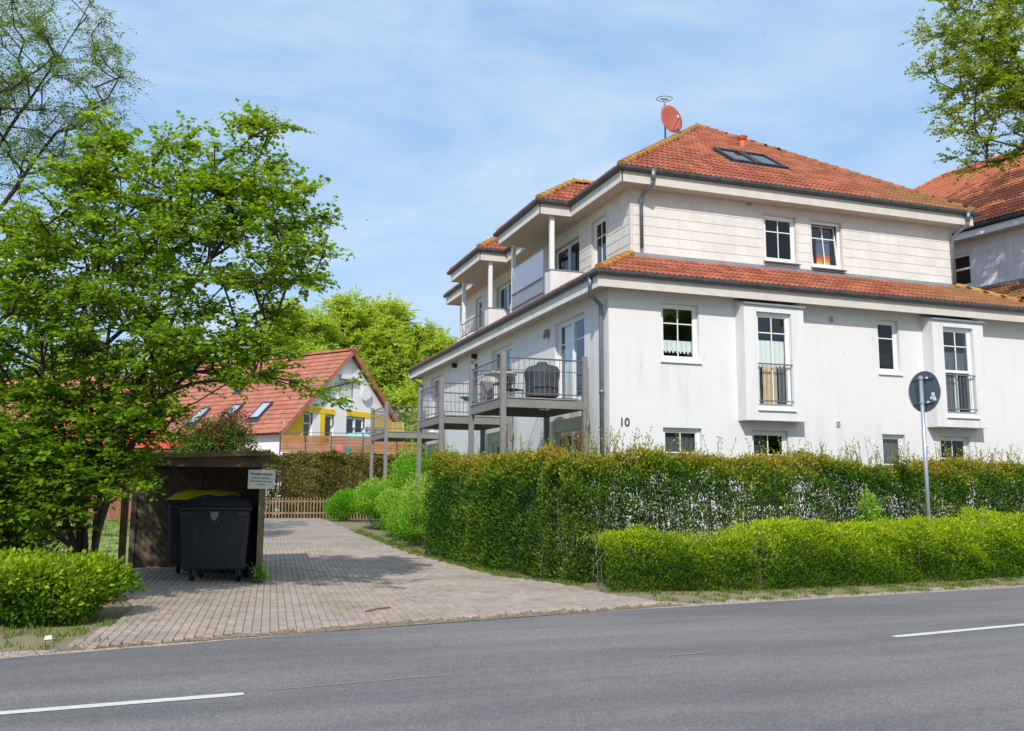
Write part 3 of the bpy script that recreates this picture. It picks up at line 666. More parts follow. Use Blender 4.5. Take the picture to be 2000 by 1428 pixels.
so.quad((ex0, ey0, zs), (ex0, ey1, zs), (X0, Y1, 6.29), (X0, Y0, 6.29)); so.quad((ex0, ey0, zs), (ex1, ey0, zs), (X1, Y0, 6.29), (X0, Y0, 6.29)); so.quad((ex1, ey0, zs), (ex1, ey1, zs), (X1, Y1, 6.29), (X1, Y0, 6.29))
so.build('soffit', M['soffit'], house)
gutter(MB(), [(ex0-.002, ey1, 6.57), (ex0-.002, ey0-.002, 6.57), (ex1, ey0-.002, 6.57), (ex1, ey1, 6.57)]).build('gutter', M['darkgutter'], house, smooth=False) if False else None
def gut(pts, z, closed=False): return gutter(MB(), [(p[0], p[1], z) for p in pts]).build('gutter', M['darkgutter'], house)
gut([(ex0-.002, ey1), (ex0-.002, ey0-.002), (ex1, ey0-.002), (ex1, ey1)], 6.575)
# skirt roof: eave at z 6.58, 28.4 degrees
SK = R(28.4); ct, st_ = math.cos(SK), math.sin(SK); ze = 6.56
run = UY0-ey0; slope = run/ct
rb = MB(); zt_ = ze+run*math.tan(SK)
def sk(x, y): return (x, y, ze-.03+min(x-ex0, y-ey0, ex1-x, ey1-y)*math.tan(SK))
rb.quad(sk(ex0, ey0), sk(ex1, ey0), sk(ex1-run, ey0+run), sk(ex0+run, ey0+run)); rb.quad(sk(ex0, ey1), sk(ex0, ey0), sk(ex0+run, ey0+run), sk(ex0+run, ey1-run))
rb.quad(sk(ex1, ey0), sk(ex1, ey1), sk(ex1-run, ey1-run), sk(ex1-run, ey0+run)); rb.quad(sk(ex1, ey1), sk(ex0, ey1), sk(ex0+run, ey1-run), sk(ex1-run, ey1-run))
roof = rb.build('roof', M['darkgutter'], house, label='red tiled hip roof with lichen on its right side')
front_sk = roof_tiles((ex0, ey0-.04, ze), (1, 0, 0), (0, ct, st_), [(0, 0), (ex1-ex0, 0), (ex1-ex0-run, slope), (run, slope)])
side_sk = []
for (yy0, yy1, lim) in ((ey0, 22.75, slope), (22.75, 26.45, .62), (26.45, 28.2, slope), (28.2, 31.8, .62), (31.8, ey1, slope)):
    poly = [(ey1-yy1, 0), (ey1-yy0, 0), (ey1-max(yy0, ey0+run*lim/slope), lim), (ey1-min(yy1, ey1-run*lim/slope), lim)]
    side_sk += roof_tiles((ex0-.04, ey1, ze), (0, -1, 0), (ct, 0, st_), poly)
side_sk += roof_tiles((ex1+.04, ey0, ze), (0, 1, 0), (-ct, 0, st_), [(0, 0), (ey1-ey0, 0), (ey1-ey0-run, slope), (run, slope)])
ridge_line(house, (ex0+.02, ey0+.02, ze+.07), (ex0+run, ey0+run, zt_+.07), M['tile_lichen']); ridge_line(house, (ex1-.02, ey0+.02, ze+.07), (ex1-run, ey0+run, zt_+.07), M['tile_lichen'])
fl = MB(); zz = zt_+.02
fl.hexa([(UX0-.1, UY0-.10, zz-.05), (UX1+.1, UY0-.10, zz-.05), (UX1+.1, UY0+.01, zz), (UX0-.1, UY0+.01, zz), (UX0-.1, UY0-.10, zz+.0), (UX1+.1, UY0-.10, zz+.0), (UX1+.1, UY0-.025, zz+.10), (UX0-.1, UY0-.025, zz+.10)])
fl.build('flashing', M['zinc_pale'], house)
# upper storey
uh = [(14.17, 15.17, 7.70, 8.95), (15.67, 16.66, 7.66, 8.95)]
ulh = [(21.54, 22.43, 7.55, 8.95), (23.3, 25.2, 6.9, 8.83), (28.75, 30.6, 6.9, 8.83), (32.3, 33.1, 7.7, 8.9)]
m = MB(); wall(m, UF, UX0, UX1, 6.6, 9.26, uh, .12); wall(m, UL, UY0, UY1, 6.6, 9.26, ulh, .12)
m.quad((UX1, UY0, 6.6), (UX1, UY1, 6.6), (UX1, UY1, 9.26), (UX1, UY0, 9.26)); m.quad((UX0, UY1, 6.6), (UX1, UY1, 6.6), (UX1, UY1, 9.26), (UX0, UY1, 9.26))
m.build('upper_wall', M['beige'], house)
window(house, UF, 14.17, 15.17, 7.70, 8.95, 2, (.34,), rec=.07, dark=True, sill=False)
window(house, UF, 15.67, 16.66, 7.66, 8.95, 2, (.34,), rec=.07, sill=False, tilt=R(5.5), label='window tilted open with a coloured cloth behind the glass')
sb = MB()
for a, b, z in ((14.12, 15.22, 7.70), (15.62, 16.71, 7.66)): sb.hexa([UF.P(a, z-.07, .13), UF.P(b, z-.07, .13), UF.P(b, z-.07, 0), UF.P(a, z-.07, 0), UF.P(a, z-.05, .13), UF.P(b, z-.05, .13), UF.P(b, z-.005, 0.0), UF.P(a, z-.005, 0.0)])
sb.build('lead_sill', M['zinc'], house)
for i, (k, za, zb_) in enumerate((('bl', 8.08, 8.55), ('r1', 7.98, 8.08), ('or2', 7.88, 7.98), ('ye', 7.72, 7.88))):
    MB().fbox(UF, 16.02, 16.45, za, zb_, -.27, -.25).build('window_cloth', M[k], house)
window(house, UL, 21.54, 22.43, 7.55, 8.95, 2, (.34,), rec=.07, sill=False)
window(house, UL, 23.3, 25.2, 6.9, 8.83, 1, (), rec=.10, dark=True, sashes=2, sill=False, name='terrace_door', fw=.05)
window(house, UL, 28.75, 30.6, 6.9, 8.83, 1, (), rec=.10, dark=True, sashes=2, sill=False, name='terrace_door', fw=.05)
window(house, UL, 32.3, 33.1, 7.7, 8.9, 2, (.34,), rec=.07, sill=False)
pl = shingles(UF, UX0+.06, UX1-.05, 7.52, 9.24, [(h[0]-.03, h[1]+.03, h[2]-.03, h[3]+.03) for h in uh]+[(13.66, 13.79, 9.12, 9.25)], g=.0016, jit=.001)
pr_ = shingles(UL, UY0+.05, UY1, 7.0, 9.24, [(h[0]-.03, h[1]+.03, h[2]-.03, h[3]+.03) for h in ulh], w=.24, h=.26)
pr_ = [p for p in pr_ if p[0][2] > ze-.1 and not (p[0][1] < 22.6 and p[4][2] < 7.45)]
pr_.sort(key=lambda p: p[0][1])
for p in (pl+pr_[:max(0, 298-len(pl))]): MB().hexa(p).build('shingle', M['shingle'], house)
rs = MB()
for p in pr_[max(0, 298-len(pl)):]: rs.hexa(p)
rs.build('shingles', M['shingle'], house, kind='stuff')
MB().box((UX0-.028, UY0-.028, 7.4), (UX0+.06, UY0+.05, 9.24)).build('corner_trim', M['beige'], house); MB().box((UX1-.05, UY0-.028, 7.4), (UX1+.028, UY0+.05, 9.24)).build('corner_trim', M['beige'], house)
# upper eaves with two roof-terrace canopies on the left
vx0, vy0, vx1, vy1 = 9.80, 19.66, 20.95, 35.8; C1 = (22.83, 26.37); C2 = (28.28, 31.75); cx = 8.86
zg0, zg1 = 9.20, 9.48
out_ = [(vx0, vy1), (vx0, C2[1]), (cx, C2[1]), (cx, C2[0]), (vx0, C2[0]), (vx0, C1[1]), (cx, C1[1]), (cx, C1[0]), (vx0, C1[0]), (vx0, vy0), (vx1, vy0), (vx1, vy1)]
m = MB()
for (a, b) in zip(out_, out_[1:]+out_[:1]):
    d = Vector((b[0]-a[0], b[1]-a[1], 0)).normalized(); n_ = Vector((-d.y, d.x, 0))*.03; A_, B_ = Vector((*a, zg0)), Vector((*b, zg0)); e_ = d*.0
    m.hexa([A_, B_, B_+n_, A_+n_, A_+Vector((0, 0, zg1-zg0)), B_+Vector((0, 0, zg1-zg0)), B_+n_+Vector((0, 0, zg1-zg0)), A_+n_+Vector((0, 0, zg1-zg0))])
m.build('fascia', M['beige'], house)
sl = MB(); so = MB()
for (xx, ya, yb) in ((vx0, vy0, C1[0]), (cx, *C1), (vx0, C1[1], C2[0]), (cx, *C2), (vx0, C2[1], vy1)):
    for i in range(int((yb-ya)/.165)):
        y = ya+i*.165; sl.hexa([(xx-.022, y+.008, zg0-.008), (xx-.022, y+.145, zg0-.008), (xx-.001, y+.145, zg0-.008), (xx-.001, y+.008, zg0-.008), (xx-.014, y+.008, zg1), (xx-.014, y+.145, zg1), (xx-.001, y+.145, zg1), (xx-.001, y+.008, zg1)])
    so.quad((xx, ya, zg0+.01), (xx, yb, zg0+.01), (UX0, yb, zg0+.01), (UX0, ya, zg0+.01))
so.quad((UX0, vy0, zg0+.01), (vx1, vy0, zg0+.01), (vx1, UY0, zg0+.01), (UX0, UY0, zg0+.01)); so.quad((UX1, UY0, zg0+.01), (vx1, UY0, zg0+.01), (vx1, vy1, zg0+.01), (UX1, vy1, zg0+.01))
sl.build('fascia_slates', M['shingle'], house, kind='stuff'); so.build('soffit', M['soffit'], house)
gut(out_, 9.57)
PU = R(35); cu_, su_ = math.cos(PU), math.sin(PU); zu = 9.56; hw = (vx1-vx0)/2; ridge_z = zu+hw*math.tan(PU); rx = vx0+hw
rb = MB(); T = lambda x, y, h_: (x, y, zu-.03+h_*math.tan(PU))
rb.quad(T(vx0, vy0, 0), T(vx1, vy0, 0), T(rx, vy0+hw, hw)); rb.quad(T(vx1, vy1, 0), T(vx0, vy1, 0), T(rx, vy1-hw, hw))
rb.quad(T(vx0, vy1, 0), T(vx0, vy0, 0), T(rx, vy0+hw, hw), T(rx, vy1-hw, hw)); rb.quad(T(vx1, vy0, 0), T(vx1, vy1, 0), T(rx, vy1-hw, hw), T(rx, vy0+hw, hw))
tiles_front = roof_tiles((vx0, vy0-.04, zu), (1, 0, 0), (0, cu_, su_), [(0, 0), (2*hw, 0), (hw, hw/cu_)])
tiles_rest = roof_tiles((vx0-.04, vy1, zu), (0, -1, 0), (cu_, 0, su_), [(0, 0), (vy1-vy0, 0), (vy1-vy0-hw, hw/cu_), (hw, hw/cu_)]) + roof_tiles((vx1+.04, vy0, zu), (0, 1, 0), (-cu_, 0, su_), [(0, 0), (vy1-vy0, 0), (vy1-vy0-hw, hw/cu_), (hw, hw/cu_)])
for (ya, yb) in (C1, C2):
    hc = (yb-ya)/2; yc = (ya+yb)/2
    rb.quad(T(cx, ya, 0), T(vx0, ya, 0), T(vx0+hc, yc, hc), T(cx+hc, yc, hc)); rb.quad(T(vx0, yb, 0), T(cx, yb, 0), T(cx+hc, yc, hc), T(vx0+hc, yc, hc)); rb.quad(T(cx, yb, 0), T(cx, ya, 0), T(cx+hc, yc, hc))
    tiles_front += roof_tiles((cx, ya-.04, zu), (1, 0, 0), (0, cu_, su_), [(0, 0), (vx0-cx, 0), (vx0-cx+hc, hc/cu_), (hc, hc/cu_)])
    tiles_rest += roof_tiles((cx-.04, yb, zu), (0, -1, 0), (cu_, 0, su_), [(0, 0), (yb-ya, 0), (hc, hc/cu_)])
    for p, q in (((cx, ya, zu+.06), (cx+hc, yc, zu+.06+hc*math.tan(PU))), ((cx+hc, yc, zu+.07+hc*math.tan(PU)), (vx0+hc, yc, zu+.07+hc*math.tan(PU))), ((cx, yb, zu+.06), (cx+hc, yc, zu+.06+hc*math.tan(PU)))): ridge_line(house, p, q, M['tile_lichen'])
rb.build('roof', M['darkgutter'], house, label='upper red tiled hip roof')
for p, q in (((vx0, vy0, zu+.06), (rx, vy0+hw, ridge_z+.06)), ((vx1, vy0, zu+.06), (rx, vy0+hw, ridge_z+.06)), ((rx, vy0+hw, ridge_z+.07), (rx, vy1-hw, ridge_z+.07))): ridge_line(house, p, q, M['tile_lichen'] if p[0] < 12 else M['tile'])
# skylights cut into the front slope
def on_front(x, s_): return Vector((x, vy0+s_*cu_, zu+s_*su_))
def skylight(parent, P, u, s_, w_, l_, name='roof_window', openf=True):
    u, s_ = Vector(u).normalized(), Vector(s_).normalized(); n_ = u.cross(s_); m = MB(); P = Vector(P)
    def bx(x0, x1, y0, y1, z0, z1, mm): mm.hexa([P+u*a+s_*b+n_*c for a, b, c in ((x0, y0, z0), (x1, y0, z0), (x1, y1, z0), (x0, y1, z0), (x0, y0, z1), (x1, y0, z1), (x1, y1, z1), (x0, y1, z1))])
    f_ = .07
    bx(0, w_, 0, f_, 0, .14, m); bx(0, w_, l_-f_, l_, 0, .15, m); bx(0, f_, f_, l_-f_, 0, .145, m); bx(w_-f_, w_, f_, l_-f_, 0, .145, m)
    bx(-.08, w_+.08, -.22, 0, 0.02, .075, m)
    o = m.build(name, M['darkgutter'], parent); m = MB(); bx(f_, w_-f_, f_, l_-f_, .10, .115, m); m.build('pane', M['glass_dark'] if openf else M['sky_tint_pane'], o); return o
skylight(house, on_front(14.15, 2.15), (1, 0, 0), (0, cu_, su_), .85, 1.3); skylight(house, on_front(15.06, 2.15), (1, 0, 0), (0, cu_, su_), .85, 1.3)
tiles_front = [t_ for t_ in tiles_front if not (13.95 < t_.translation.x < 16.1 and 1.85 < (t_.translation.y-vy0)/cu_ < 3.2 and t_.translation.y < 24)]
nfront = [t_ for t_ in tiles_front if t_.translation.x > 9.8 and t_.translation.y < 26.3]
allf = sorted(tiles_front+front_sk, key=lambda t_: (t_.translation-Vector((0, 0, 1.6))).length)
for t_ in allf[:300]: inst('roof_tile', tile_me, house, t_)
tiles_joined('roof_tiles', allf[300:]+tiles_rest+side_sk, M['tile'], house)
vp = on_front(15.7, 4.35)
MB().tube([vp+Vector((0, 0, -.1)), vp+Vector((0, 0, .30))], .11, 10, r2=.09).build('vent_pipe', M['orange_pipe'], house, smooth=True)
MB().tube([vp+Vector((0, 0, .30)), vp+Vector((0, 0, .34)), vp+Vector((0, 0, .42))], .10, 12, r2=.17).build('vent_cap', M['orange_pipe'], house)
# roof terraces
for k, (ya, yb) in enumerate((C1, C2)):
    px = 9.22; a, b = ya+.10, yb-.12; pt = 7.66 if k == 0 else 7.62
    m = MB(); m.box((px, a, 6.7), (UX0, a+.14, pt)); m.box((px, a+.14, 6.7), (px+.14, a+.42, pt)); m.box((px, a+.42, 6.7), (px+.14, b-.3, 7.05)); m.box((px, b-.3, 6.7), (px+.14, b, 7.35)); m.box((px+.14, b-.14, 6.7), (UX0, b, 7.35))
    m.box((px+.14, a+.14, 6.75), (UX0-.01, b-.14, 6.85)); m.build('parapet', M['stucco'], house)
    m = MB(); m.box((px-.02, a-.02, pt), (UX0, a+.16, pt+.03)); m.build('coping', M['zinc_pale'], house)
    for yy in (a+.03, b-.15): MB().box((px+.02, yy, 7.0), (px+.14, yy+.12, zg0+.01)).build('post', M['white'], house, bevel=.008)
    if k == 0:
        MB().box((px-.03, a+.5, 7.0), (px-.018, b-.25, 8.35)).build('wind_screen', M['film'], house)
    r = MB()
    for z in (7.12, 7.55): r.tube([(px-.05, a+.42, z), (px-.05, b-.3, z)], .02, 6)
    for i in range(14):
        y = a+.5+(b-a-.9)*i/13; r.tube([(px-.05, y, 7.12), (px-.05, y, 7.55)], .008, 5)
    r.build('railing', M['rail'], house)
# downpipes
def pipe(pts, r=.05, head=None, lab=None):
    m = MB(); m.tube(pts, r, 10)
    for p in pts[-2:]:
        pass
    a_, b_ = Vector(pts[-2]), Vector(pts[-1]); n = int((a_-b_).length/1.9)
    for i in range(1, n+1):
        c = a_+(b_-a_)*i/(n+1); m.tube([c-Vector((0, 0, .04)), c+Vector((0, 0, .04))], r*1.18, 10)
    if head: m.tube([Vector(head)+Vector((0, 0, .12)), Vector(head)-Vector((0, 0, .18))], .085, 10, r2=r)
    return m.build('downpipe', M['zinc'], house, smooth=True)
pipe([(ex0-.06, 18.85, 6.52), (ex0-.06, 18.85, 6.30), (ex0-.02, 18.95, 6.12), (8.93, 19.1, 5.92), (8.95, 19.12, 5.75), (8.95, 19.12, 0.2)], .052)
pipe([(10.63, vy0-.07, 9.38), (10.63, vy0-.05, 9.22), (10.52, 19.92, 9.02), (10.5, 20.0, 8.9), (10.5, 20.0, 7.66)], .05, head=(10.63, vy0-.07, 9.45))
pipe([(20.66, vy0-.07, 9.38), (20.66, vy0-.05, 9.2), (20.50, 19.92, 8.98), (20.45, 20.0, 8.85), (20.45, 20.0, 7.55)], .052, head=(20.66, vy0-.07, 9.45))
pipe([(ex0-.06, 36.8, 6.5), (ex0-.06, 36.8, 6.25), (8.95, 36.3, 5.9), (8.95, 36.3, .5)], .05)
for (x, z, y) in ((15.22, 5.97, Y0), (15.30, 3.33, Y0), (13.72, 9.19, UY0-.02)):
    o = MB().box((x-.055, y-.035, z-.07), (x+.055, y, z+.07)).build('wall_vent', M['beige'], house); v = MB()
    for j in range(3): v.box((x-.045, y-.045, z-.05+j*.04), (x+.045, y-.036, z-.035+j*.04))
    v.build('vent_slat', M['wood_post'], o)
m = MB(); m.box((X0-.12, 22.54, 5.72), (X0, 22.66, 5.92)); m.box((X0-.16, 22.56, 5.66), (X0-.12, 22.64, 5.8)); m.build('wall_lamp', M['steel'], house)
for yy in (29.1, 31.5): MB().tube([(X0, yy, 6.1), (X0-.16, yy, 6.1)], .09, 10).build('vent_pipe', M['black'], house)
# house number
def text(s_, size, loc, rot, mat, parent, name='lettering', bold=0.0, extr=.004, align='CENTER'):
    cu = bpy.data.curves.new(name, 'FONT'); cu.body = s_; cu.size = size; cu.extrude = extr; cu.offset = bold; cu.align_x = align; cu.materials.append(mat)
    tmp = bpy.data.objects.new(name, cu); COL.objects.link(tmp); bpy.context.view_layer.update()
    me = bpy.data.meshes.new_from_object(tmp.evaluated_get(bpy.context.evaluated_depsgraph_get())); bpy.data.objects.remove(tmp)
    if not me.materials: me.materials.append(mat)
    o = bpy.data.objects.new(name, me); COL.objects.link(o); o.parent = parent
    o.matrix_local = wm(parent).inverted() @ (Matrix.Translation(loc) @ rot); return o
text('10', .27, (9.41, Y0-.012, 3.11), Matrix.Rotation(R(90), 4, 'X'), M['ink'], house, 'house_number', bold=.004)

# ------------------------------------------------------------------ steel balconies (each stands on its own posts)
def balcony(y0, y1, label):
    bx0, bx1 = 6.81, 8.85; t = thing('balcony', label, 'balcony', (bx0, y0, H(y0)), 0, 'steel balconies along the house side')
    for (x, y) in ((bx0, y0), (bx1, y0), (bx0, y1), (bx1, y1)): MB().box((x-.06, y-.06, H(y)), (x+.06, y+.06, 4.82 if x < 8 else 4.80)).build('post', M['steel'], t, bevel=.006)
    for (lo, hi) in (((bx0+.061, y0-.035, 3.54), (bx1-.061, y0+.035, 3.74)), ((bx0+.061, y1-.035, 3.54), (bx1-.061, y1+.035, 3.74)), ((bx0-.035, y0+.061, 3.54), (bx0+.035, y1-.061, 3.74)), ((bx1-.035, y0+.061, 3.54), (bx1+.035, y1-.061, 3.74))): MB().box(lo, hi).build('beam', M['steel'], t)
    n = int((bx1-bx0+.1)/.145)
    for i in range(n): MB().box((bx0-.05+i*.145, y0-.06 if .0 < i < n-1 else y0+.062, 3.745), (bx0-.05+i*.145+.137, y1+.06 if 0 < i < n-1 else y1-.062, 3.775)).build('deck_board', M['deck'], t)
    for (p, q) in (((bx0, y0), (bx1, y0)), ((bx0, y0), (bx0, y1)), ((bx0, y1), (bx1, y1))):
        r = MB(); P, Q = Vector((*p, 0)), Vector((*q, 0)); d = (Q-P).normalized(); L_ = (Q-P).length
        for z, rr in ((4.69, .02), (3.87, .014), (4.41, .009)): r.tube([P+d*.06+Vector((0, 0, z)), Q-d*.06+Vector((0, 0, z))], rr, 6)
        k = int(L_/.125)
        for i in range(1, k): c = P+d*L_*i/k; r.tube([c+Vector((0, 0, 3.87)), c+Vector((0, 0, 4.69))], .006, 5)
        r.build('railing', M['rail'], t)
    MB().tube([(bx1+.02, y0-.1, 3.6), (bx1+.05, y0-.1, 3.35), (bx1+.02, y0-.08, 3.1)], .03, 6).build('bracket', M['steel'], t)
    return t
balcony(19.84, 22.30, 'nearest grey steel balcony with a covered grill and round table on it')
balcony(25.20, 27.76, 'middle grey steel balcony between the other two along the house side')
balcony(32.78, 35.40, 'farthest grey steel balcony on thin posts above the bright shrubs')
zd = 3.775
t = thing('grill', 'dark grey covered grill standing on the nearest balcony', 'grill', (8.12, 20.75, zd))
m = MB(); pr = [(.0, .33, .27), (.35, .33, .27), (.62, .36, .29), (.74, .30, .25), (.80, .12, .10), (.86, .09, .08)]
for z, a, b in pr: m.V += [(8.12+a*sx, 20.75+b*sy, zd+.12+z) for sx, sy in ((-1, -1), (0, -1.12), (1, -1), (1.08, 0), (1, 1), (0, 1.1), (-1, 1), (-1.08, 0))]
for i in range(len(pr)-1): m.F += [(i*8+j, i*8+(j+1) % 8, i*8+(j+1) % 8+8, i*8+j+8) for j in range(8)]
m.F += [tuple(range(40, 48))]
m.build('cover', M['charcoal'], t)
for sx, sy in ((-1, -1), (1, -1), (1, 1), (-1, 1)): MB().box((8.12+sx*.25-.03, 20.75+sy*.2-.03, zd), (8.12+sx*.25+.03, 20.75+sy*.2+.03, zd+.13)).build('leg', M['black'], t)
t = thing('garden_table', 'round beige garden table on the nearest balcony', 'table', (7.25, 21.35, zd))
MB().tube([(7.25, 21.35, zd+.70), (7.25, 21.35, zd+.74)], .42, 24).build('table_top', M['beige'], t); MB().tube([(7.25, 21.35, zd+.03), (7.25, 21.35, zd+.70)], .03, 8).build('pedestal', M['steel'], t)
MB().tube([(7.25, 21.35, zd), (7.25, 21.35, zd+.03)], .22, 16).build('foot', M['steel'], t)
for k_, (x, y, a) in enumerate(((7.75, 21.85, .6), (7.1, 20.62, 3.3))):
    t = thing('garden_chair', ('dark metal garden chair behind the round balcony table', 'dark metal garden chair in front of the round balcony table')[k_], 'chair', (x, y, zd), a, 'chairs on the nearest balcony')
    m = MB(); m.box((-.2, -.2, .38), (.2, .2, .41)); m.build('seat', M['charcoal'], t, local=True)
    m = MB(); m.box((-.2, .18, .42), (.2, .2, .56)); m.build('backrest', M['charcoal'], t, local=True)
    for sx in (-.18, .18):
        for sy in (-.18, .18): MB().tube([(sx, sy, 0), (sx, sy, .38)], .012, 5).build('leg', M['charcoal'], t, local=True)
tag(MB().box((8.15, 20.0, zd), (8.75, 20.45, zd+.04)).build('folded_mat', M['charcoal'], None), 'dark folded mat lying on the nearest balcony below the door', 'mat')
tag(MB().box((7.0, 22.05, zd), (7.3, 22.2, zd+.62)).build('storage_box', M['steel'], None, bevel=.01), 'slim grey storage box at the back of the nearest balcony', 'box')
m = MB(); m.tube([(7.6, 25.35, 4.2), (7.6, 25.35, 4.32)], .05, 10, r2=.22); tag(m.build('hanging_bowl', M['green_plastic'], None), 'small green bowl planter hung on the middle balcony railing', 'planter')

# ------------------------------------------------------------------ satellite dish and aerial on the roof
t = thing('satellite_dish', 'terracotta red satellite dish with ring aerial on a mast above the roof', 'satellite dish', (13.24, 23.6, 12.0))
MB().tube([(13.24, 23.6, 11.85), (13.24, 23.6, 13.45)], .028, 8).build('mast', M['rail'], t)
m = MB(); n = 24; c = Vector((13.30, 23.38, 12.74)); ax = Vector((.12, -.96, .16)).normalized(); up = (Vector((0, 0, 1))-ax*ax.z).normalized(); sd_ = ax.cross(up)
for k, (r_, dz_) in enumerate(((0, 0), (.17, .008), (.32, .035), (.43, .065), (.435, .05))):
    for j in range(n): q = 2*math.pi*j/n; m.V.append(tuple(c+(sd_*math.cos(q)*.90+up*math.sin(q)*1.06)*r_+ax*dz_))
for k in range(4): m.F += [(k*n+j, k*n+(j+1) % n, (k+1)*n+(j+1) % n, (k+1)*n+j) for j in range(n)]
m.build('reflector', M['terracotta'], t, smooth=True)
f0 = c-up*.40+ax*.05; f1 = c-up*.16+ax*.42
m = MB(); m.tube([f0, f1], .014, 6); m.build('feed_arm', M['terracotta'], t); MB().tube([f1-ax*.05, f1+up*.09-ax*.06], .035, 8).build('feed_horn', M['beige'], t)
rg = [(13.24+.30+.24*math.cos(q)-.30, 23.6+.24*math.sin(q), 13.45+.02*math.sin(q)) for q in [2*math.pi*i/20*0.93 for i in range(21)]]
MB().tube([(x+.0, y, z+.04) for x, y, z in rg], .012, 6).build('ring_aerial', M['rail'], t)
MB().tube([(13.12, 23.6, 13.47), (13.36, 23.6, 13.49)], .03, 8).build('aerial_clamp', M['steel'], t)

# ------------------------------------------------------------------ neighbouring house on the right
AN = R(100.2-90)
nh = thing('neighbour_house', 'second apartment house with pale tiled wall and red roof beyond the right gable', 'apartment house', (26.55, 17.2, 0), AN)
# local frame: x into the house, y back along the side wall
m = MB(); NL = Fr((0, 0, 0), (0, 1, 0), (-1, 0, 0)); wl, wd_ = 17.6, 11.6
zb_, zt2 = 7.6, 10.33
holes = [(6.9, 8.1, 8.75, 9.95)]
NLf = Fr((0, 0, 0), (0, 1, 0), (-1, 0, 0)); NF = Fr((0, 0, 0), (1, 0, 0), (0, -1, 0))
wall(m, NLf, 0, wl, 6.5, zt2, holes, .12); wall(m, NF, 0, wd_, 6.5, zt2, [], .12)
m.quad((wd_, 0, 6.5), (wd_, wl, 6.5), (wd_, wl, zt2), (wd_, 0, zt2)); m.quad((0, wl, 6.5), (wd_, wl, 6.5), (wd_, wl, zt2), (0, wl, zt2))
m.box((-1.25, -1.25, 0), (wd_+1.25, wl+1.25, 7.3))
def lbuild(m, *a, **k): return m.build(*a, local=True, **k)
lbuild(m, 'wall', M['white_wall'], nh)
pls = [p for p in shingles(NLf, .05, wl, 8.3, zt2-.02, [(h[0]-.03, h[1]+.03, h[2]-.03, h[3]+.03) for h in holes], w=.28, h=.3) if p[0][1] < 9.5]
for i, p in enumerate(pls): lbuild(MB().hexa(p), 'shingle', M['shingle_far'], nh)
# window with its parts in local space
_wm = WM[nh.name]; WM_keep = _wm.copy()
WM[nh.name] = Matrix.Identity(4)
window(nh, NLf, 6.9, 8.1, 8.75, 9.95, 1, (), transom=9.4, rec=.06, sill=False)
lbuild(MB().quad((.6, 5, 8.3), (.6, 10, 8.3), (.6, 10, 10.2), (.6, 5, 10.2)), 'interior_wall', M['dark_interior'], nh)
ov = .5
lbuild(band(MB(), -ov, -ov, wd_+ov, wl+ov, zt2-.02, zt2+.2), 'fascia', M['white_wall'], nh)
lbuild(gutter(MB(), [(-ov, wl+ov, zt2+.33), (-ov, -ov, zt2+.33), (wd_+ov, -ov, zt2+.33), (wd_+ov, wl+ov, zt2+.33)]), 'gutter', M['darkgutter'], nh)
lbuild(MB().box((-ov+.03, -ov+.03, zt2+.0), (wd_+ov-.03, wl+ov-.03, zt2+.02)), 'soffit', M['soffit'], nh)
zr = zt2+.32; e0, e1, f0_, f1_ = -ov, wd_+ov, -ov, wl+ov; hh = (e1-e0)/2; tp = math.tan(PU); xm = (e0+e1)/2
m = MB(); m.quad((e0, f0_, zr), (e1, f0_, zr), (xm, f0_+hh, zr+hh*tp)); m.quad((e0, f1_, zr), (e0, f0_, zr), (xm, f0_+hh, zr+hh*tp), (xm, f1_-hh, zr+hh*tp)); m.quad((e1, f0_, zr), (e1, f1_, zr), (xm, f1_-hh, zr+hh*tp), (xm, f0_+hh, zr+hh*tp)); m.quad((e1, f1_, zr), (e0, f1_, zr), (xm, f1_-hh, zr+hh*tp))
lbuild(m, 'roof', M['darkgutter'], nh)
tl = roof_tiles((e0-.04, f1_, zr+.03), (0, -1, 0), (cu_, 0, su_), [(0, 0), (f1_-f0_, 0), (f1_-f0_-hh, hh/cu_), (hh, hh/cu_)]); tl2 = roof_tiles((e0, f0_-.04, zr+.03), (1, 0, 0), (0, cu_, su_), [(0, 0), (e1-e0, 0), (hh, hh/cu_)])
near = [x for x in tl if 4.5 < x.translation.y < 12]; near.sort(key=lambda x: x.translation.y+abs(x.translation.z-zr)*.6)
tme2 = tile_me.copy(); tme2.materials.clear(); tme2.materials.append(M['tile_orange'])
for x in near[:290]: inst('roof_tile', tme2, nh, x)
ids = {id(x) for x in near[:290]}
tiles_joined('roof_tiles', [x for x in tl if id(x) not in ids]+tl2, M['tile_orange'], nh)
ridge_line(nh, (e0, f1_, zr+.1), (xm, f1_-hh, zr+hh*tp+.1), M['tile_orange']); ridge_line(nh, (e0, f0_, zr+.1), (xm, f0_+hh, zr+hh*tp+.1), M['tile_orange']); ridge_line(nh, (xm, f0_+hh, zr+hh*tp+.1), (xm, f1_-hh, zr+hh*tp+.1), M['tile_orange'])
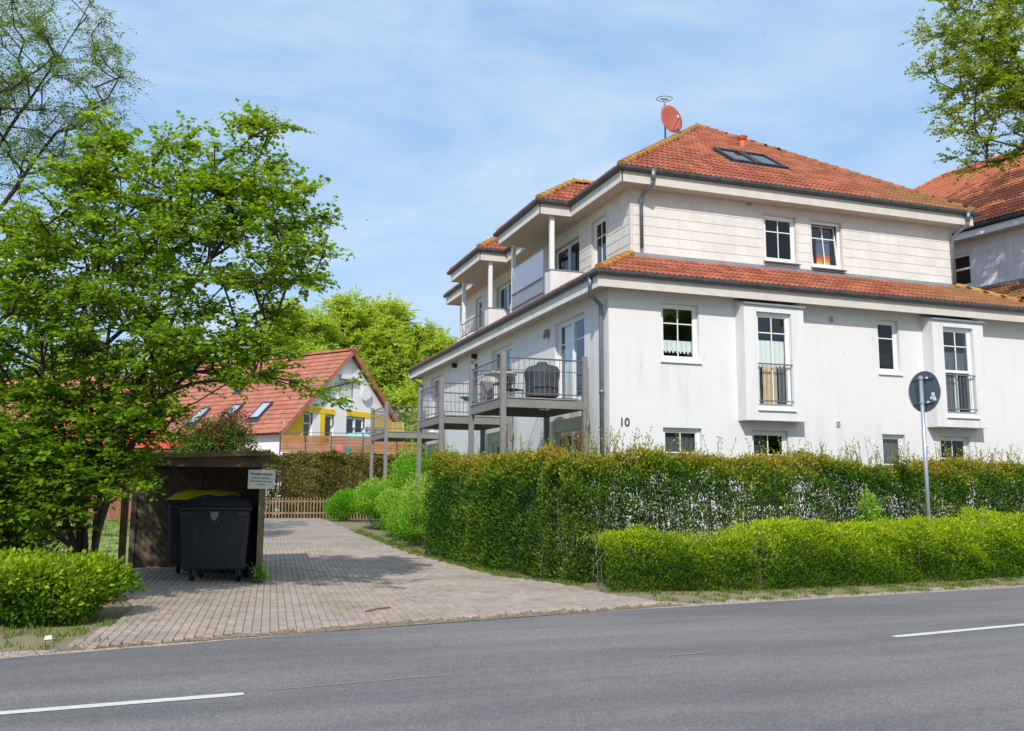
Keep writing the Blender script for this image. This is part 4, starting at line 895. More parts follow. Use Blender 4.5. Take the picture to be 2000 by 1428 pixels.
# its lower skirt roof
m = MB(); q0, q1, r0_, r1_ = -1.75, wd_+1.75, -1.75, wl+1.75; zq = 7.55; kk = 1.75; hq = kk*math.tan(SK)
m.quad((q0, r1_, zq), (q0, r0_, zq), (0, 0, zq+hq), (0, wl, zq+hq)); m.quad((q0, r0_, zq), (q1, r0_, zq), (wd_, 0, zq+hq), (0, 0, zq+hq)); lbuild(m, 'roof', M['darkgutter'], nh)
tiles_joined('roof_tiles', roof_tiles((q0, r1_, zq+.03), (0, -1, 0), (ct, 0, st_), [(0, 0), (r1_-r0_, 0), (r1_-r0_-kk, kk/ct), (kk, kk/ct)])+roof_tiles((q0, r0_, zq+.03), (1, 0, 0), (0, ct, st_), [(0, 0), (q1-q0, 0), (q1-q0-kk, kk/ct), (kk, kk/ct)]), M['tile'], nh)
ridge_line(nh, (q0, r0_, zq+.1), (0, 0, zq+hq+.1), M['tile_lichen'])
lbuild(gutter(MB(), [(q0, r1_, zq), (q0, r0_, zq), (q1, r0_, zq)]), 'gutter', M['darkgutter'], nh)
lbuild(MB().box((-.12, 0, zq+hq-.06), (-.03, wl, zq+hq+.12)), 'flashing', M['zinc_pale'], nh)
WM[nh.name] = WM_keep

# ------------------------------------------------------------------ yellow and white gable house
GA = math.atan2(.595, .804)
gh = thing('gable_house', 'white gable house with yellow ground floor band and steep red roof behind the garden', 'house', (7.83, 47.36, .5), GA)
WM[gh.name] = Matrix.Identity(4); GZ = .5
G = Fr((0, 0, -GZ), (1, 0, 0), (0, -1, 0))
hwid, slp = 4.55, .955; AP = 8.78-GZ; LEN = 13.0
holesG = [(-3.05, -2.45, 3.9, 5.45), (-1.62, -1.0, 3.9, 5.45), (-.1, 1.25, 4.3, 5.45), (-.69, .30, 6.35, 7.30)]
m = MB(); wall(m, G, -hwid+.25, hwid-.25, GZ, 4.9, [(h[0], h[1], h[2], min(h[3], 4.9)) for h in holesG[:3]], .15)
# gable part above 4.9 built in strips that follow the roof line
A_ = sorted({-4.05, 4.05, *[h[0] for h in holesG], *[h[1] for h in holesG], 0.0, -2.0, 2.0, 3.0, -3.5, 3.5})
for a, b in zip(A_[:-1], A_[1:]):
    top = lambda x: 8.78-abs(x)*slp-.08
    lo = 4.9; ca = (a+b)/2; cuts = [h for h in holesG if h[0] < ca < h[1]]
    segs = [(4.9, None)]
    if cuts and cuts[0][3] < 6: segs = [(5.45, None)]
    elif cuts: segs = [(4.9, 6.35), (7.30, None)]
    else:
        pass
    if -.69 < ca < .30 and -.1 < ca < 1.25: segs = [(5.45, 6.35), (7.30, None)]
    for z0_, z1_ in segs: m.quad(G.P(a, z0_), G.P(b, z0_), G.P(b, z1_ or top(b)), G.P(a, z1_ or top(a)))
m.quad((-hwid+.25, 0, 0), (-hwid+.25, LEN, 0), (-hwid+.25, LEN, 4.3-GZ), (-hwid+.25, 0, 4.3-GZ)); m.quad((hwid-.25, 0, 0), (hwid-.25, LEN, 0), (hwid-.25, LEN, 4.3-GZ), (hwid-.25, 0, 4.3-GZ))
m.quad((-hwid, LEN, 0), (hwid, LEN, 0), (hwid, LEN, 4-GZ), (0, LEN, AP-.1), (-hwid, LEN, 4-GZ))
lbuild(m, 'wall', M['white_wall'], gh)
yb_ = MB(); P = G.P
yb_.quad(P(-4.2, 3.9, .02), P(-3.05, 3.9, .02), P(-3.05, 5.66, .02), P(-3.2, 5.66, .02), P(-4.2, 4.66, .02)); yb_.fbox(G, -3.05, -.95, 5.45, 5.72, 0.0, .03); yb_.fbox(G, -1.95, -1.62, 3.9, 5.45, 0.0, .02); yb_.fbox(G, -.12, 2.2, 5.47, 5.74, 0, .03)
yb_.quad(P(1.9, 3.9, .02), P(4.2, 3.9, .02), P(4.2, 4.66, .02), P(3.1, 5.72, .02), P(1.9, 5.72, .02)); lbuild(yb_, 'yellow_band', M['yellow_wall'], gh)
window(gh, G, -3.05, -2.45, 3.9, 5.45, 1, (), rec=.08, sill=False, transom=4.9); window(gh, G, -1.62, -1.0, 3.9, 5.45, 1, (), rec=.08, sill=False, name='terrace_door'); window(gh, G, -.1, 1.25, 4.3, 5.45, 1, (), sashes=2, rec=.08, sill=False)
sh = window(gh, G, -.69, .30, 6.35, 7.30, 1, (), rec=.05, sill=True, fw=.06)
for i in range(12): lbuild(MB().fbox(G, -.60, .21, 6.42+i*.068, 6.42+i*.068+.055, -.05, -.03), 'shutter_slat', M['white'], sh)
lbuild(MB().fbox(G, -.72, .40, 7.33, 7.55, 0, .22), 'awning_box', M['white'], gh)
lbuild(MB().quad((-3.4, .9, 0), (3.4, .9, 0), (3.4, .9, 4.4), (1.2, .9, 6.9), (-1.2, .9, 6.9), (-3.4, .9, 4.4)), 'interior_wall', M['dark_interior'], gh)
lbuild(MB().tube([P(1.16, 6.68, .12), P(1.16, 6.68, .17)], .36, 22), 'satellite_dish', M['white'], gh); lbuild(MB().tube([P(1.22, 6.35, .1), P(1.32, 6.5, .5)], .02, 6), 'feed_arm', M['steel'], gh)
for sgn in (-1, 1):
    m = MB(); th_ = math.atan(slp); L_ = (hwid+.15)/math.cos(th_); n = int(L_/.36)
    for i in range(n):           # tile courses, each overlapping the next
        s0, s1 = i*.36, (i+1)*.36+.02
        def pt(s_, yy, h_): return (sgn*(hwid+.15-s_*math.cos(th_))+sgn*h_*math.sin(th_), yy, AP+.02-(hwid+.15)*slp+s_*math.sin(th_)+h_*math.cos(th_))
        seg = 44
        for k in range(seg):
            ya, yb2 = -.28+k*(LEN+.5)/seg, -.28+(k+1)*(LEN+.5)/seg-.012
            m.hexa([pt(s0, ya, .0), pt(s0, yb2, .0), pt(s1, yb2, .0), pt(s1, ya, .0), pt(s0, ya, .075), pt(s0, yb2, .075), pt(s1, yb2, .035), pt(s1, ya, .035)])
    lbuild(m, 'roof_tiles', M['tile_far'], gh, kind='stuff')
    m = MB(); pt0 = lambda s_, yy, h_: (sgn*(hwid+.2-s_*math.cos(th_))+sgn*h_*math.sin(th_), yy, AP+.02-(hwid+.2)*slp+s_*math.sin(th_)+h_*math.cos(th_))
    nn = int(L_/.36)+1
    for i in range(nn): m.hexa([pt0(i*.36, -.34, -.12), pt0(i*.36, -.2, -.12), pt0(i*.36+.355, -.2, -.12), pt0(i*.36+.355, -.34, -.12), pt0(i*.36, -.34, .11), pt0(i*.36, -.2, .11), pt0(i*.36+.355, -.2, .08), pt0(i*.36+.355, -.34, .08)])
    lbuild(m, 'verge_tiles', M['tile_far'], gh, kind='stuff')
ridge_line(gh, (0, -.3, AP+.08), (0, LEN+.2, AP+.08), M['tile_far'], r=.13)
th_ = math.atan(slp); uv = Vector((0, -1, 0)); sv = Vector((math.cos(th_), 0, math.sin(th_)))
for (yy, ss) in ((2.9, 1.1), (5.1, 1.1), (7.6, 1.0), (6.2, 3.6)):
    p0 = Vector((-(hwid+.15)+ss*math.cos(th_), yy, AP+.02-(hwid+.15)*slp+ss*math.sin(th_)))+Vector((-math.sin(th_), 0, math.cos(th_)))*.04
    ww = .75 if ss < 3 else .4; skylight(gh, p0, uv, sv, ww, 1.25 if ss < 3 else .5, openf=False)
WM[gh.name] = Matrix.Translation((7.83, 47.36, .5)) @ Matrix.Rotation(GA, 4, 'Z')

# raised terrace in front of it, screened by bamboo mats
tr = thing('garden_terrace', 'raised garden terrace screened with orange brown bamboo mats above the hedge', 'terrace', (4.2, 41.9, .5))
MB().hexa([(4.1, 42.0, .5), (10.4, 40.9, .5), (10.9, 46.3, .5), (4.4, 44.6, .5), (4.1, 42.0, 3.3), (10.4, 40.9, 3.3), (10.9, 46.3, 3.3), (4.4, 44.6, 3.3)]).build('base', M['wood_dark'], tr)
pa, pb = Vector((3.95, 41.84, 0)), Vector((10.4, 40.72, 0)); cuts = [0, .165, .335, .55, .78, 1.0]
for a, b in zip(cuts[:-1], cuts[1:]):
    A_, B_ = pa.lerp(pb, a+.003), pa.lerp(pb, b-.003); d = (B_-A_).normalized(); n_ = Vector((d.y, -d.x, 0)); pan = None
    for j in range(12):
        z0_ = 3.34+j*.061; sg = .03*math.sin(math.pi*.5)
        o = MB().hexa([A_+n_*.02+Vector((0, 0, z0_)), B_+n_*.02+Vector((0, 0, z0_)), B_+Vector((0, 0, z0_)), A_+Vector((0, 0, z0_)), A_+n_*(.02+random.uniform(0, .01))+Vector((0, 0, z0_+.055)), B_+n_*.02+Vector((0, 0, z0_+.055)), B_+Vector((0, 0, z0_+.055)), A_+Vector((0, 0, z0_+.055))]).build('screen_slat', M['wood_screen'], tr)
    MB().tube([A_+n_*.05+Vector((0, 0, 3.2)), A_+n_*.05+Vector((0, 0, 4.25))], .025, 6).build('post', M['darkgutter'], tr)
MB().tube([pa+Vector((0, 0, 4.2)), pb+Vector((0, 0, 4.2))], .015, 6).build('handrail', M['rail'], tr)
def blob(name, c, r, mat, label, cat, seed=1, n=16, sq=2.6):
    m = MB(); rg_ = random.Random(seed)
    for i in range(n//2+1):
        for j in range(n):
            a, b = math.pi*(i/(n//2)-.5), 2*math.pi*j/n; sp = lambda v: math.copysign(abs(v)**(2/sq), v); k = 1+rg_.uniform(-.05, .05)
            m.V.append((c[0]+r[0]*sp(math.cos(a))*sp(math.cos(b))*k, c[1]+r[1]*sp(math.cos(a))*sp(math.sin(b))*k, c[2]+r[2]*sp(math.sin(a))*k))
    for i in range(n//2): m.F += [(i*n+j, i*n+(j+1) % n, (i+1)*n+(j+1) % n, (i+1)*n+j) for j in range(n)]
    return tag(m.build(name, mat, None, smooth=True), label, cat)
blob('covered_seat', (7.55, 42.6, 3.82), (.72, .45, .50), M['blue_cover'], 'garden seat under a light blue tarpaulin on the terrace', 'garden seat', 3)
t = thing('wooden_steps', 'grey brown slatted wooden box beside the blue cover on the terrace', 'wooden box', (8.35, 42.9, 3.3))
for i in range(6): MB().box((7.95, 42.75, 3.34+i*.22), (8.85, 43.1, 3.50+i*.22)).build('slat', M['deck'], t)
for x in (7.98, 8.78): MB().box((x, 42.76, 3.3), (x+.05, 43.08, 4.62)).build('post', M['wood_dark'], t)
t = thing('wind_break', 'orange and green striped cloth wind break on the terrace beside the yellow wall', 'wind break', (9.2, 43.2, 3.3))
for i in range(6): MB().box((9.12+i*.12, 43.2, 3.4), (9.12+i*.12+.118, 43.23, 4.9)).build('cloth_strip', M['o1' if i % 2 == 0 else 'g1'], t)
for k, (a, mt, lb) in enumerate(((.395, 'pink', 'pink towel hanging over the bamboo screen'), (.455, 'teal', 'dark teal towel hanging beside the pink one on the screen'))):
    A_ = pa.lerp(pb, a-.022); B_ = pa.lerp(pb, a+(.030 if k == 0 else .016)); d = (B_-A_).normalized(); n_ = Vector((d.y, -d.x, 0)); m = MB(); pts = []
    zt_k = 3.72 if k == 0 else 3.62
    for i in range(7):
        p = A_.lerp(B_, i/6)+n_*(.07+.02*math.sin(i*1.9)); pts.append((p, p+n_*.015))
    for i in range(6):
        (p, p2), (q, q2) = pts[i], pts[i+1]; zt0 = zt_k-.10*abs(i/3-1)**2; zt1 = zt_k-.10*abs((i+1)/3-1)**2
        m.hexa([p2+Vector((0, 0, 3.02)), q2+Vector((0, 0, 3.02)), q+Vector((0, 0, 3.02)), p+Vector((0, 0, 3.02)), p2+Vector((0, 0, zt0)), q2+Vector((0, 0, zt1)), q+Vector((0, 0, zt1)), p+Vector((0, 0, zt0))])
    tag(m.build('towel', M[mt], None), lb, 'towel', 'towels hung on the terrace screen')

# picket fence at the end of the drive
pf = thing('picket_fence', 'low brown picket fence closing the far end of the drive', 'fence', (1.6, 38.62, .5))
A_, B_ = Vector((1.6, 38.62, .5)), Vector((7.4, 37.95, .5)); n = 48
for i in range(n):
    c = A_.lerp(B_, i/(n-1)); h_ = .86+random.uniform(-.03, .03); w_ = .024
    MB().hexa([c+Vector((-w_, -.012, 0)), c+Vector((w_, -.012, 0)), c+Vector((w_, .012, 0)), c+Vector((-w_, .012, 0)), c+Vector((-w_, -.012, h_)), c+Vector((w_, -.012, h_-.02)), c+Vector((w_, .012, h_-.02)), c+Vector((-w_, .012, h_))]).build('picket', M['wood_fence'], pf)
for z in (.22, .68): MB().hexa([A_+Vector((0, .014, z)), B_+Vector((0, .014, z)), B_+Vector((0, .05, z)), A_+Vector((0, .05, z)), A_+Vector((0, .014, z+.06)), B_+Vector((0, .014, z+.06)), B_+Vector((0, .05, z+.06)), A_+Vector((0, .05, z+.06))]).build('rail', M['wood_fence'], pf)

# red roofed garage on the left
gr = thing('red_roof_garage', 'low garage with bright red tiled roof and terracotta boards behind the leafy tree', 'garage', (-3, 39.9, .5))
for i in range(44):
    x = -7.4+i*.165; MB().box((x, 39.9+.008*(i % 2), .5), (x+.158, 39.94, 3.1)).build('board', M['wood_board'], gr)
MB().box((-7.4, 39.95, .5), (-.15, 45.5, 3.1)).build('wall', M['wood_board'], gr)
MB().box((-7.8, 39.5, 3.1), (.25, 39.6, 3.22)).build('fascia', M['wood_dark'], gr); MB().box((-7.8, 39.6, 3.1), (.25, 45.9, 3.2)).build('soffit', M['wood_dark'], gr)
a35 = math.atan2(1.15, 1.7); c35, s35 = math.cos(a35), math.sin(a35); gl = 1.7/c35*1.9
m = MB(); m.quad((-7.8, 39.5, 3.2), (.25, 39.5, 3.2), (-1.6, 42.7, 3.2+3.2*math.tan(a35)*.55), (-6.2, 42.7, 3.2+3.2*math.tan(a35)*.55)); m.quad((.25, 39.5, 3.2), (.25, 45.9, 3.2), (-1.6, 42.7, 3.2+3.2*math.tan(a35)*.55)); m.build('roof', M['tile_pink'], gr)
gs = Vector((0, 3.2, 3.2*math.tan(a35)*.55)).normalized(); LL = Vector((0, 3.2, 3.2*math.tan(a35)*.55)).length
tg = roof_tiles((-7.8, 39.46, 3.24), (1, 0, 0), tuple(gs), [(0, 0), (8.05, 0), (6.2, LL), (1.6, LL)]); tme3 = tile_me.copy(); tme3.materials.clear(); tme3.materials.append(M['tile_pink'])
for x in sorted(tg, key=lambda x: -x.translation.x)[:290]: inst('roof_tile', tme3, gr, x)
tiles_joined('roof_tiles', sorted(tg, key=lambda x: -x.translation.x)[290:], M['tile_pink'], gr)
ridge_line(gr, (.25, 39.5, 3.28), (-1.6, 42.7, 3.28+3.2*math.tan(a35)*.55), M['tile_pink'])
# farther house on the left, seen through the leaves
fhs = thing('brick_house', 'brown roofed house glimpsed through the leaves far left', 'house', (-9, 55, .5), R(-12))
lbuild(MB().box((-5, 0, 0), (7, 8, 4.2)), 'wall', M['wood_board'], fhs)
m = MB(); n = 12
for i in range(n):
    for k in range(30):
        s0, s1 = i/n, (i+1)/n+.01; x0, x1 = -5.4+k*.425, -5.4+k*.425+.415; f = lambda s_, up_: (-.5+s_*4.5, 4.0+s_*3.6+up_)
        (ya, za), (yb2, zb2) = f(s0, 0), f(s1, 0); m.hexa([(x0, ya, za), (x1, ya, za), (x1, yb2, zb2), (x0, yb2, zb2), (x0, ya, za+.1), (x1, ya, za+.1), (x1, yb2, zb2+.05), (x0, yb2, zb2+.05)])
lbuild(m, 'roof_tiles', M['tile_far'], fhs, kind='stuff')
lbuild(MB().hexa([(-5.4, -.5, 4.0), (7.4, -.5, 4), (7.4, 8.5, 4), (-5.4, 8.5, 4), (-5.4, 3.9, 7.55), (7.4, 3.9, 7.55), (7.4, 4.1, 7.55), (-5.4, 4.1, 7.55)]), 'roof', M['tile_far'], fhs)
# red roofed shed right of the gable house
rsd = thing('red_roof_shed', 'low shed with dull red roof between the gable house and the balconies', 'shed', (12.2, 50, .5))
lbuild(MB().box((-2, 0, 0), (4, 4, 3.6)), 'wall', M['white_wall'], rsd); lbuild(MB().hexa([(-2.3, -.3, 3.6), (4.3, -.3, 3.6), (4.3, 4.3, 3.6), (-2.3, 4.3, 3.6), (-2.0, 1.9, 4.35), (4.0, 1.9, 4.35), (4.0, 2.1, 4.35), (-2.0, 2.1, 4.35)]), 'roof', M['red_metal'], rsd)

# ------------------------------------------------------------------ bin shelter
SR = R(-4.5); shl = thing('bin_shelter', 'dark wooden bin shelter with mossy flat roof and diagonal boards', 'bin shelter', (1.33, 16.90, 0), SR)
WD, DP = 2.24, 3.0
for (x, y, h_, mt) in ((0, 0, 2.22, 'wood_post'), (-WD, 0, 2.1, 'wood_dark'), (0, DP, 2.15, 'wood_dark'), (-WD-.22, DP, 2.1, 'wood_dark')): lbuild(MB().box((x-.055, y-.055, 0), (x+.055, y+.055, h_)), 'post', M[mt], shl, bevel=.006)
lbuild(MB().box((-WD-.05, -.085, 2.02), (.05, -.057, 2.18)), 'beam', M['wood_dark'], shl)
lbuild(MB().box((-WD-.05, DP+.057, 2.0), (.05, DP+.085, 2.12)), 'beam', M['wood_dark'], shl)
def panel(x0, x1, y, z0, z1, sgn):
    w_ = .105; rect = [(x0, z0), (x1, z0), (x1, z1), (x0, z1)]; n_ = (math.sin(R(48))*sgn, math.cos(R(48)))
    vals = [p[0]*n_[0]+p[1]*n_[1] for p in rect]; lo = min(vals)
    while lo < max(vals):
        pl_ = clip_poly(clip_poly(rect, n_, lo+w_-.012), (-n_[0], -n_[1]), -lo)
        if len(pl_) > 2: lbuild(MB().prism([(p[0], y, p[1]) for p in pl_], (0, .02+random.uniform(0, .006), 0)), 'board', M['wood_dark'], shl)
        lo += w_
lbuild(MB().box((-WD-.22, DP+.0, .08), (-.05, DP+.02, 2.08)), 'back_board', M['wood_dark'], shl); panel(-WD-.2, -1.18, DP-.03, .08, 2.05, 1); panel(-1.15, -.06, DP-.03, .08, 2.05, -1)
for i in range(17): lbuild(MB().box((.02, .06+i*.172, .06), (.045, .06+i*.172+.16, 2.05)), 'board', M['wood_dark'], shl); None
rr_ = lbuild(MB().hexa([(-WD-.25, -.22, 2.13), (.12, -.22, 2.23), (.12, DP+.25, 2.2), (-WD-.25, DP+.25, 2.1), (-WD-.25, -.22, 2.19), (.12, -.22, 2.29), (.12, DP+.25, 2.26), (-WD-.25, DP+.25, 2.16)]), 'roof', M['moss'], shl)
n = 900; x = RNG.uniform(-WD-.25, .12, n); y = np.where(RNG.random(n) < .5, RNG.uniform(-.25, -.1, n), RNG.uniform(-.2, DP, n)); z = 2.19+(x+WD+.25)/(WD+.37)*.10
D_ = np.stack([RNG.normal(0, .5, n), RNG.normal(0, .5, n), RNG.uniform(.2, 1, n)], 1)
link('moss_tufts', leaves_mesh('moss_tufts', np.stack([x, y, z], 1), D_, RNG.normal(0, 1, (n, 3)), RNG.uniform(.03, .08, n), RNG.uniform(.015, .03, n), RNG.uniform(.3, 1, n)), M['leaf_beech'], shl, kind='stuff')
# sign nailed to the post
sg = thing('warning_sign', 'small white private property sign on the shelter post', 'sign', (1.30, 16.78, 1.81), R(-20))
lbuild(MB().box((-.235, -.014, -.165), (.235, 0, .165)), 'plate', M['signwhite'], sg, bevel=.004)
sgm = WM[sg.name]
for s_, sz, z_ in (('Privatgrundstück', .058, .075), ('Betreten und Parken', .038, .012), ('unberechtigter Fahrzeuge', .038, -.045), ('verboten', .038, -.10)):
    o = text(s_, sz, (0, 0, 0), Matrix.Identity(4), M['ink'], sg, 'lettering', bold=.0012 if sz > .05 else .0003, extr=.001); o.matrix_local = Matrix.Translation((0, -.016, z_)) @ Matrix.Rotation(R(2.0), 4, 'Y') @ Matrix.Rotation(R(90), 4, 'X')
# bins
def container(name, label, x, y, rz, lid, up=0.0):
    t = thing(name, label, 'waste container', (x, y, H(y)+.037), rz, 'wheeled containers in the shelter')
    W0, W1_, D0, D1, zb, zt = .54, .60, .44, .50, .20, 1.24+up
    m = MB(); m.hexa([(-W0, -D0, zb), (W0, -D0, zb), (W0, D0, zb), (-W0, D0, zb), (-W1_, -D1, zt), (W1_, -D1, zt), (W1_, D1, zt), (-W1_, D1, zt)]); lbuild(m, 'body', M['bin'], t, bevel=.03)
    m = MB()
    for fx in (-.78, -.38, .38, .78):
        for sy in (-1, 1):
            x0, x1 = W0*fx, W1_*fx*.97; m.hexa([(x0-.02, sy*(D0+.0), zb+.08), (x0+.02, sy*D0, zb+.08), (x0+.02, sy*(D0+.018), zb+.08), (x0-.02, sy*(D0+.018), zb+.08), (x1-.02, sy*(D1-.02), zt-.25), (x1+.02, sy*(D1-.02), zt-.25), (x1+.02, sy*(D1+.002), zt-.25), (x1-.02, sy*(D1+.002), zt-.25)])
    lbuild(m, 'ribs', M['bin'], t, kind='stuff')
    m = MB(); m.box((-W1_-.035, -D1-.035, zt-.02), (W1_+.035, D1+.035, zt+.05)); lbuild(m, 'rim', M['bin'], t, bevel=.015)
    # lid: curved from front to back and flattened towards the rim
    m = MB(); nx, ny = 10, 10
    for i in range(nx+1):
        for j in range(ny+1):
            u, v = i/nx*2-1, j/ny*2-1; h_ = .14*(1-abs(v)**3.2)*(1-abs(u)**6)+.035*(1-abs(u)**8)*(1 if abs(v) < 1 else 0)-.0*v
            m.V.append((u*(W1_+.05), v*(D1+.06)-.0, zt+.055+h_+(.022 if (i % 3 == 0 and 0 < i < nx) else 0)*(1-abs(v)**4)))
    m.F += [(i*(ny+1)+j, (i+1)*(ny+1)+j, (i+1)*(ny+1)+j+1, i*(ny+1)+j+1) for i in range(nx) for j in range(ny)]
    lb_ = lbuild(m, 'lid', M[lid], t, smooth=True)
    for sx in (-1, 1): lbuild(MB().tube([(sx*(W1_+.05), D1*.2, zt-.05), (sx*(W1_+.10), D1*.2, zt-.03), (sx*(W1_+.10), D1*.2, zt+.08), (sx*(W1_+.04), D1*.2, zt+.1)], .02, 6), 'lifting_pin', M['bin'], t)
    for sx in (-1, 1): lbuild(MB().box((sx*.47-.10, -D1-.055, zt-.115), (sx*.47+.10, -D1-.02, zt-.035)), 'handle', M['bin_lid'], t, bevel=.01)
    m = MB(); m.prism([(-.11, -D1-.02, zt-.02), (.11, -D1-.02, zt-.02), (.11, -D1-.02, zt-.22), (.07, -D1-.02, zt-.28), (-.07, -D1-.02, zt-.28), (-.11, -D1-.02, zt-.22)], (0, -.025, 0)); lbuild(m, 'lock_plate', M['bin'], t)
    m = MB(); m.prism([(-.065, -D1-.047, zt-.04), (.065, -D1-.047, zt-.04), (.06, -D1-.047, zt-.13), (.0, -D1-.047, zt-.21), (-.06, -D1-.047, zt-.13)], (0, -.03, 0)); lbuild(m, 'lock', M['lock'], t, bevel=.008)
    for sx in (-1, 1):
        for sy in (-1, 1):
            w_ = lbuild(MB().tube([(sx*.40-.022, sy*.30, .095), (sx*.40+.022, sy*.30, .095)], .095, 16), 'wheel', M['rubber'], t); lbuild(MB().box((sx*.40-.035, sy*.30-.03, .09), (sx*.40+.035, sy*.30+.03, .21)), 'fork', M['steel'], w_)
    return t
container('waste_container', 'big dark wheeled container with black lid in front of the yellow-lidded one', .70, 17.55, R(-16), 'bin_lid')
container('waste_container', 'wheeled container with yellow lid behind the black-lidded one', .46, 18.85, R(-12), 'yellow', .07)
# low gate stakes left of the shelter
t = thing('stake_fence', 'short dark stake fence stub on the lawn left of the shelter', 'fence', (-2.5, 20.2, H(20.2)))
for i in range(6): x = -3.0+i*.13+(.35 if i > 3 else 0); MB().box((x, 20.2, H(20.2)), (x+.09, 20.24, H(20.2)+.78+.05*(i % 2))).build('picket', M['wood_dark'], t)
MB().box((-3.0, 20.245, .35), (-1.9, 20.28, .43)).build('rail', M['wood_dark'], t)

# ------------------------------------------------------------------ round sign seen from behind
rs_ = thing('road_sign', 'round traffic sign seen from behind on a grey pole in the hedge', 'road sign', (13.65, 14.34, 0))
MB().tube([(13.65, 14.34, 0), (13.65, 14.34, 3.92)], .038, 14).build('pole', M['pole'], rs_, smooth=True)
nx_ = Vector((math.cos(R(2)), math.sin(R(2)), 0)); cc = Vector((13.65, 14.34, 3.61))+nx_*.07
MB().tube([cc, cc+nx_*.006], .40, 48).build('plate', M['signback'], rs_)
m = MB(); tt = Vector((-nx_.y, nx_.x, 0)); pts = [cc+(tt*math.cos(q)+Vector((0, 0, 1))*math.sin(q))*.40 for q in [2*math.pi*i/48 for i in range(49)]]; m.tube(pts, .009, 6); m.build('rim', M['rail'], rs_)
for dz_ in (.26, -.22):
    c2 = cc+Vector((0, 0, dz_)); w_ = .26; MB().hexa([c2-tt*w_-nx_*.03+Vector((0, 0, -.018)), c2+tt*w_-nx_*.03+Vector((0, 0, -.018)), c2+tt*w_+Vector((0, 0, -.018)), c2-tt*w_+Vector((0, 0, -.018)), c2-tt*w_-nx_*.03+Vector((0, 0, .018)), c2+tt*w_-nx_*.03+Vector((0, 0, .018)), c2+tt*w_+Vector((0, 0, .018)), c2-tt*w_+Vector((0, 0, .018))]).build('clamp_rail', M['signback'], rs_)
    MB().tube([Vector((13.65, 14.34, 3.61+dz_-.02)), Vector((13.65, 14.34, 3.61+dz_+.02))], .05, 12).build('clamp', M['pole'], rs_)
    MB().tube([c2-tt*.12-nx_*.055, c2-tt*.12-nx_*.03], .022, 8).build('bolt', M['litter'], rs_)
sk_ = MB(); b0 = cc-nx_*.003+Vector((0, 0, -.14))-tt*.21
for (u0, v0, u1, v1) in ((-.05, .03, .03, .10), (-.07, -.03, .07, .02), (-.09, -.06, .0, -.03)): sk_.quad(*[b0+tt*a+Vector((0, 0, b)) for a, b in ((u0, v0), (u1, v0+.01), (u1, v1+.01), (u0, v1))])
sk_.build('sticker', M['litter'], rs_)

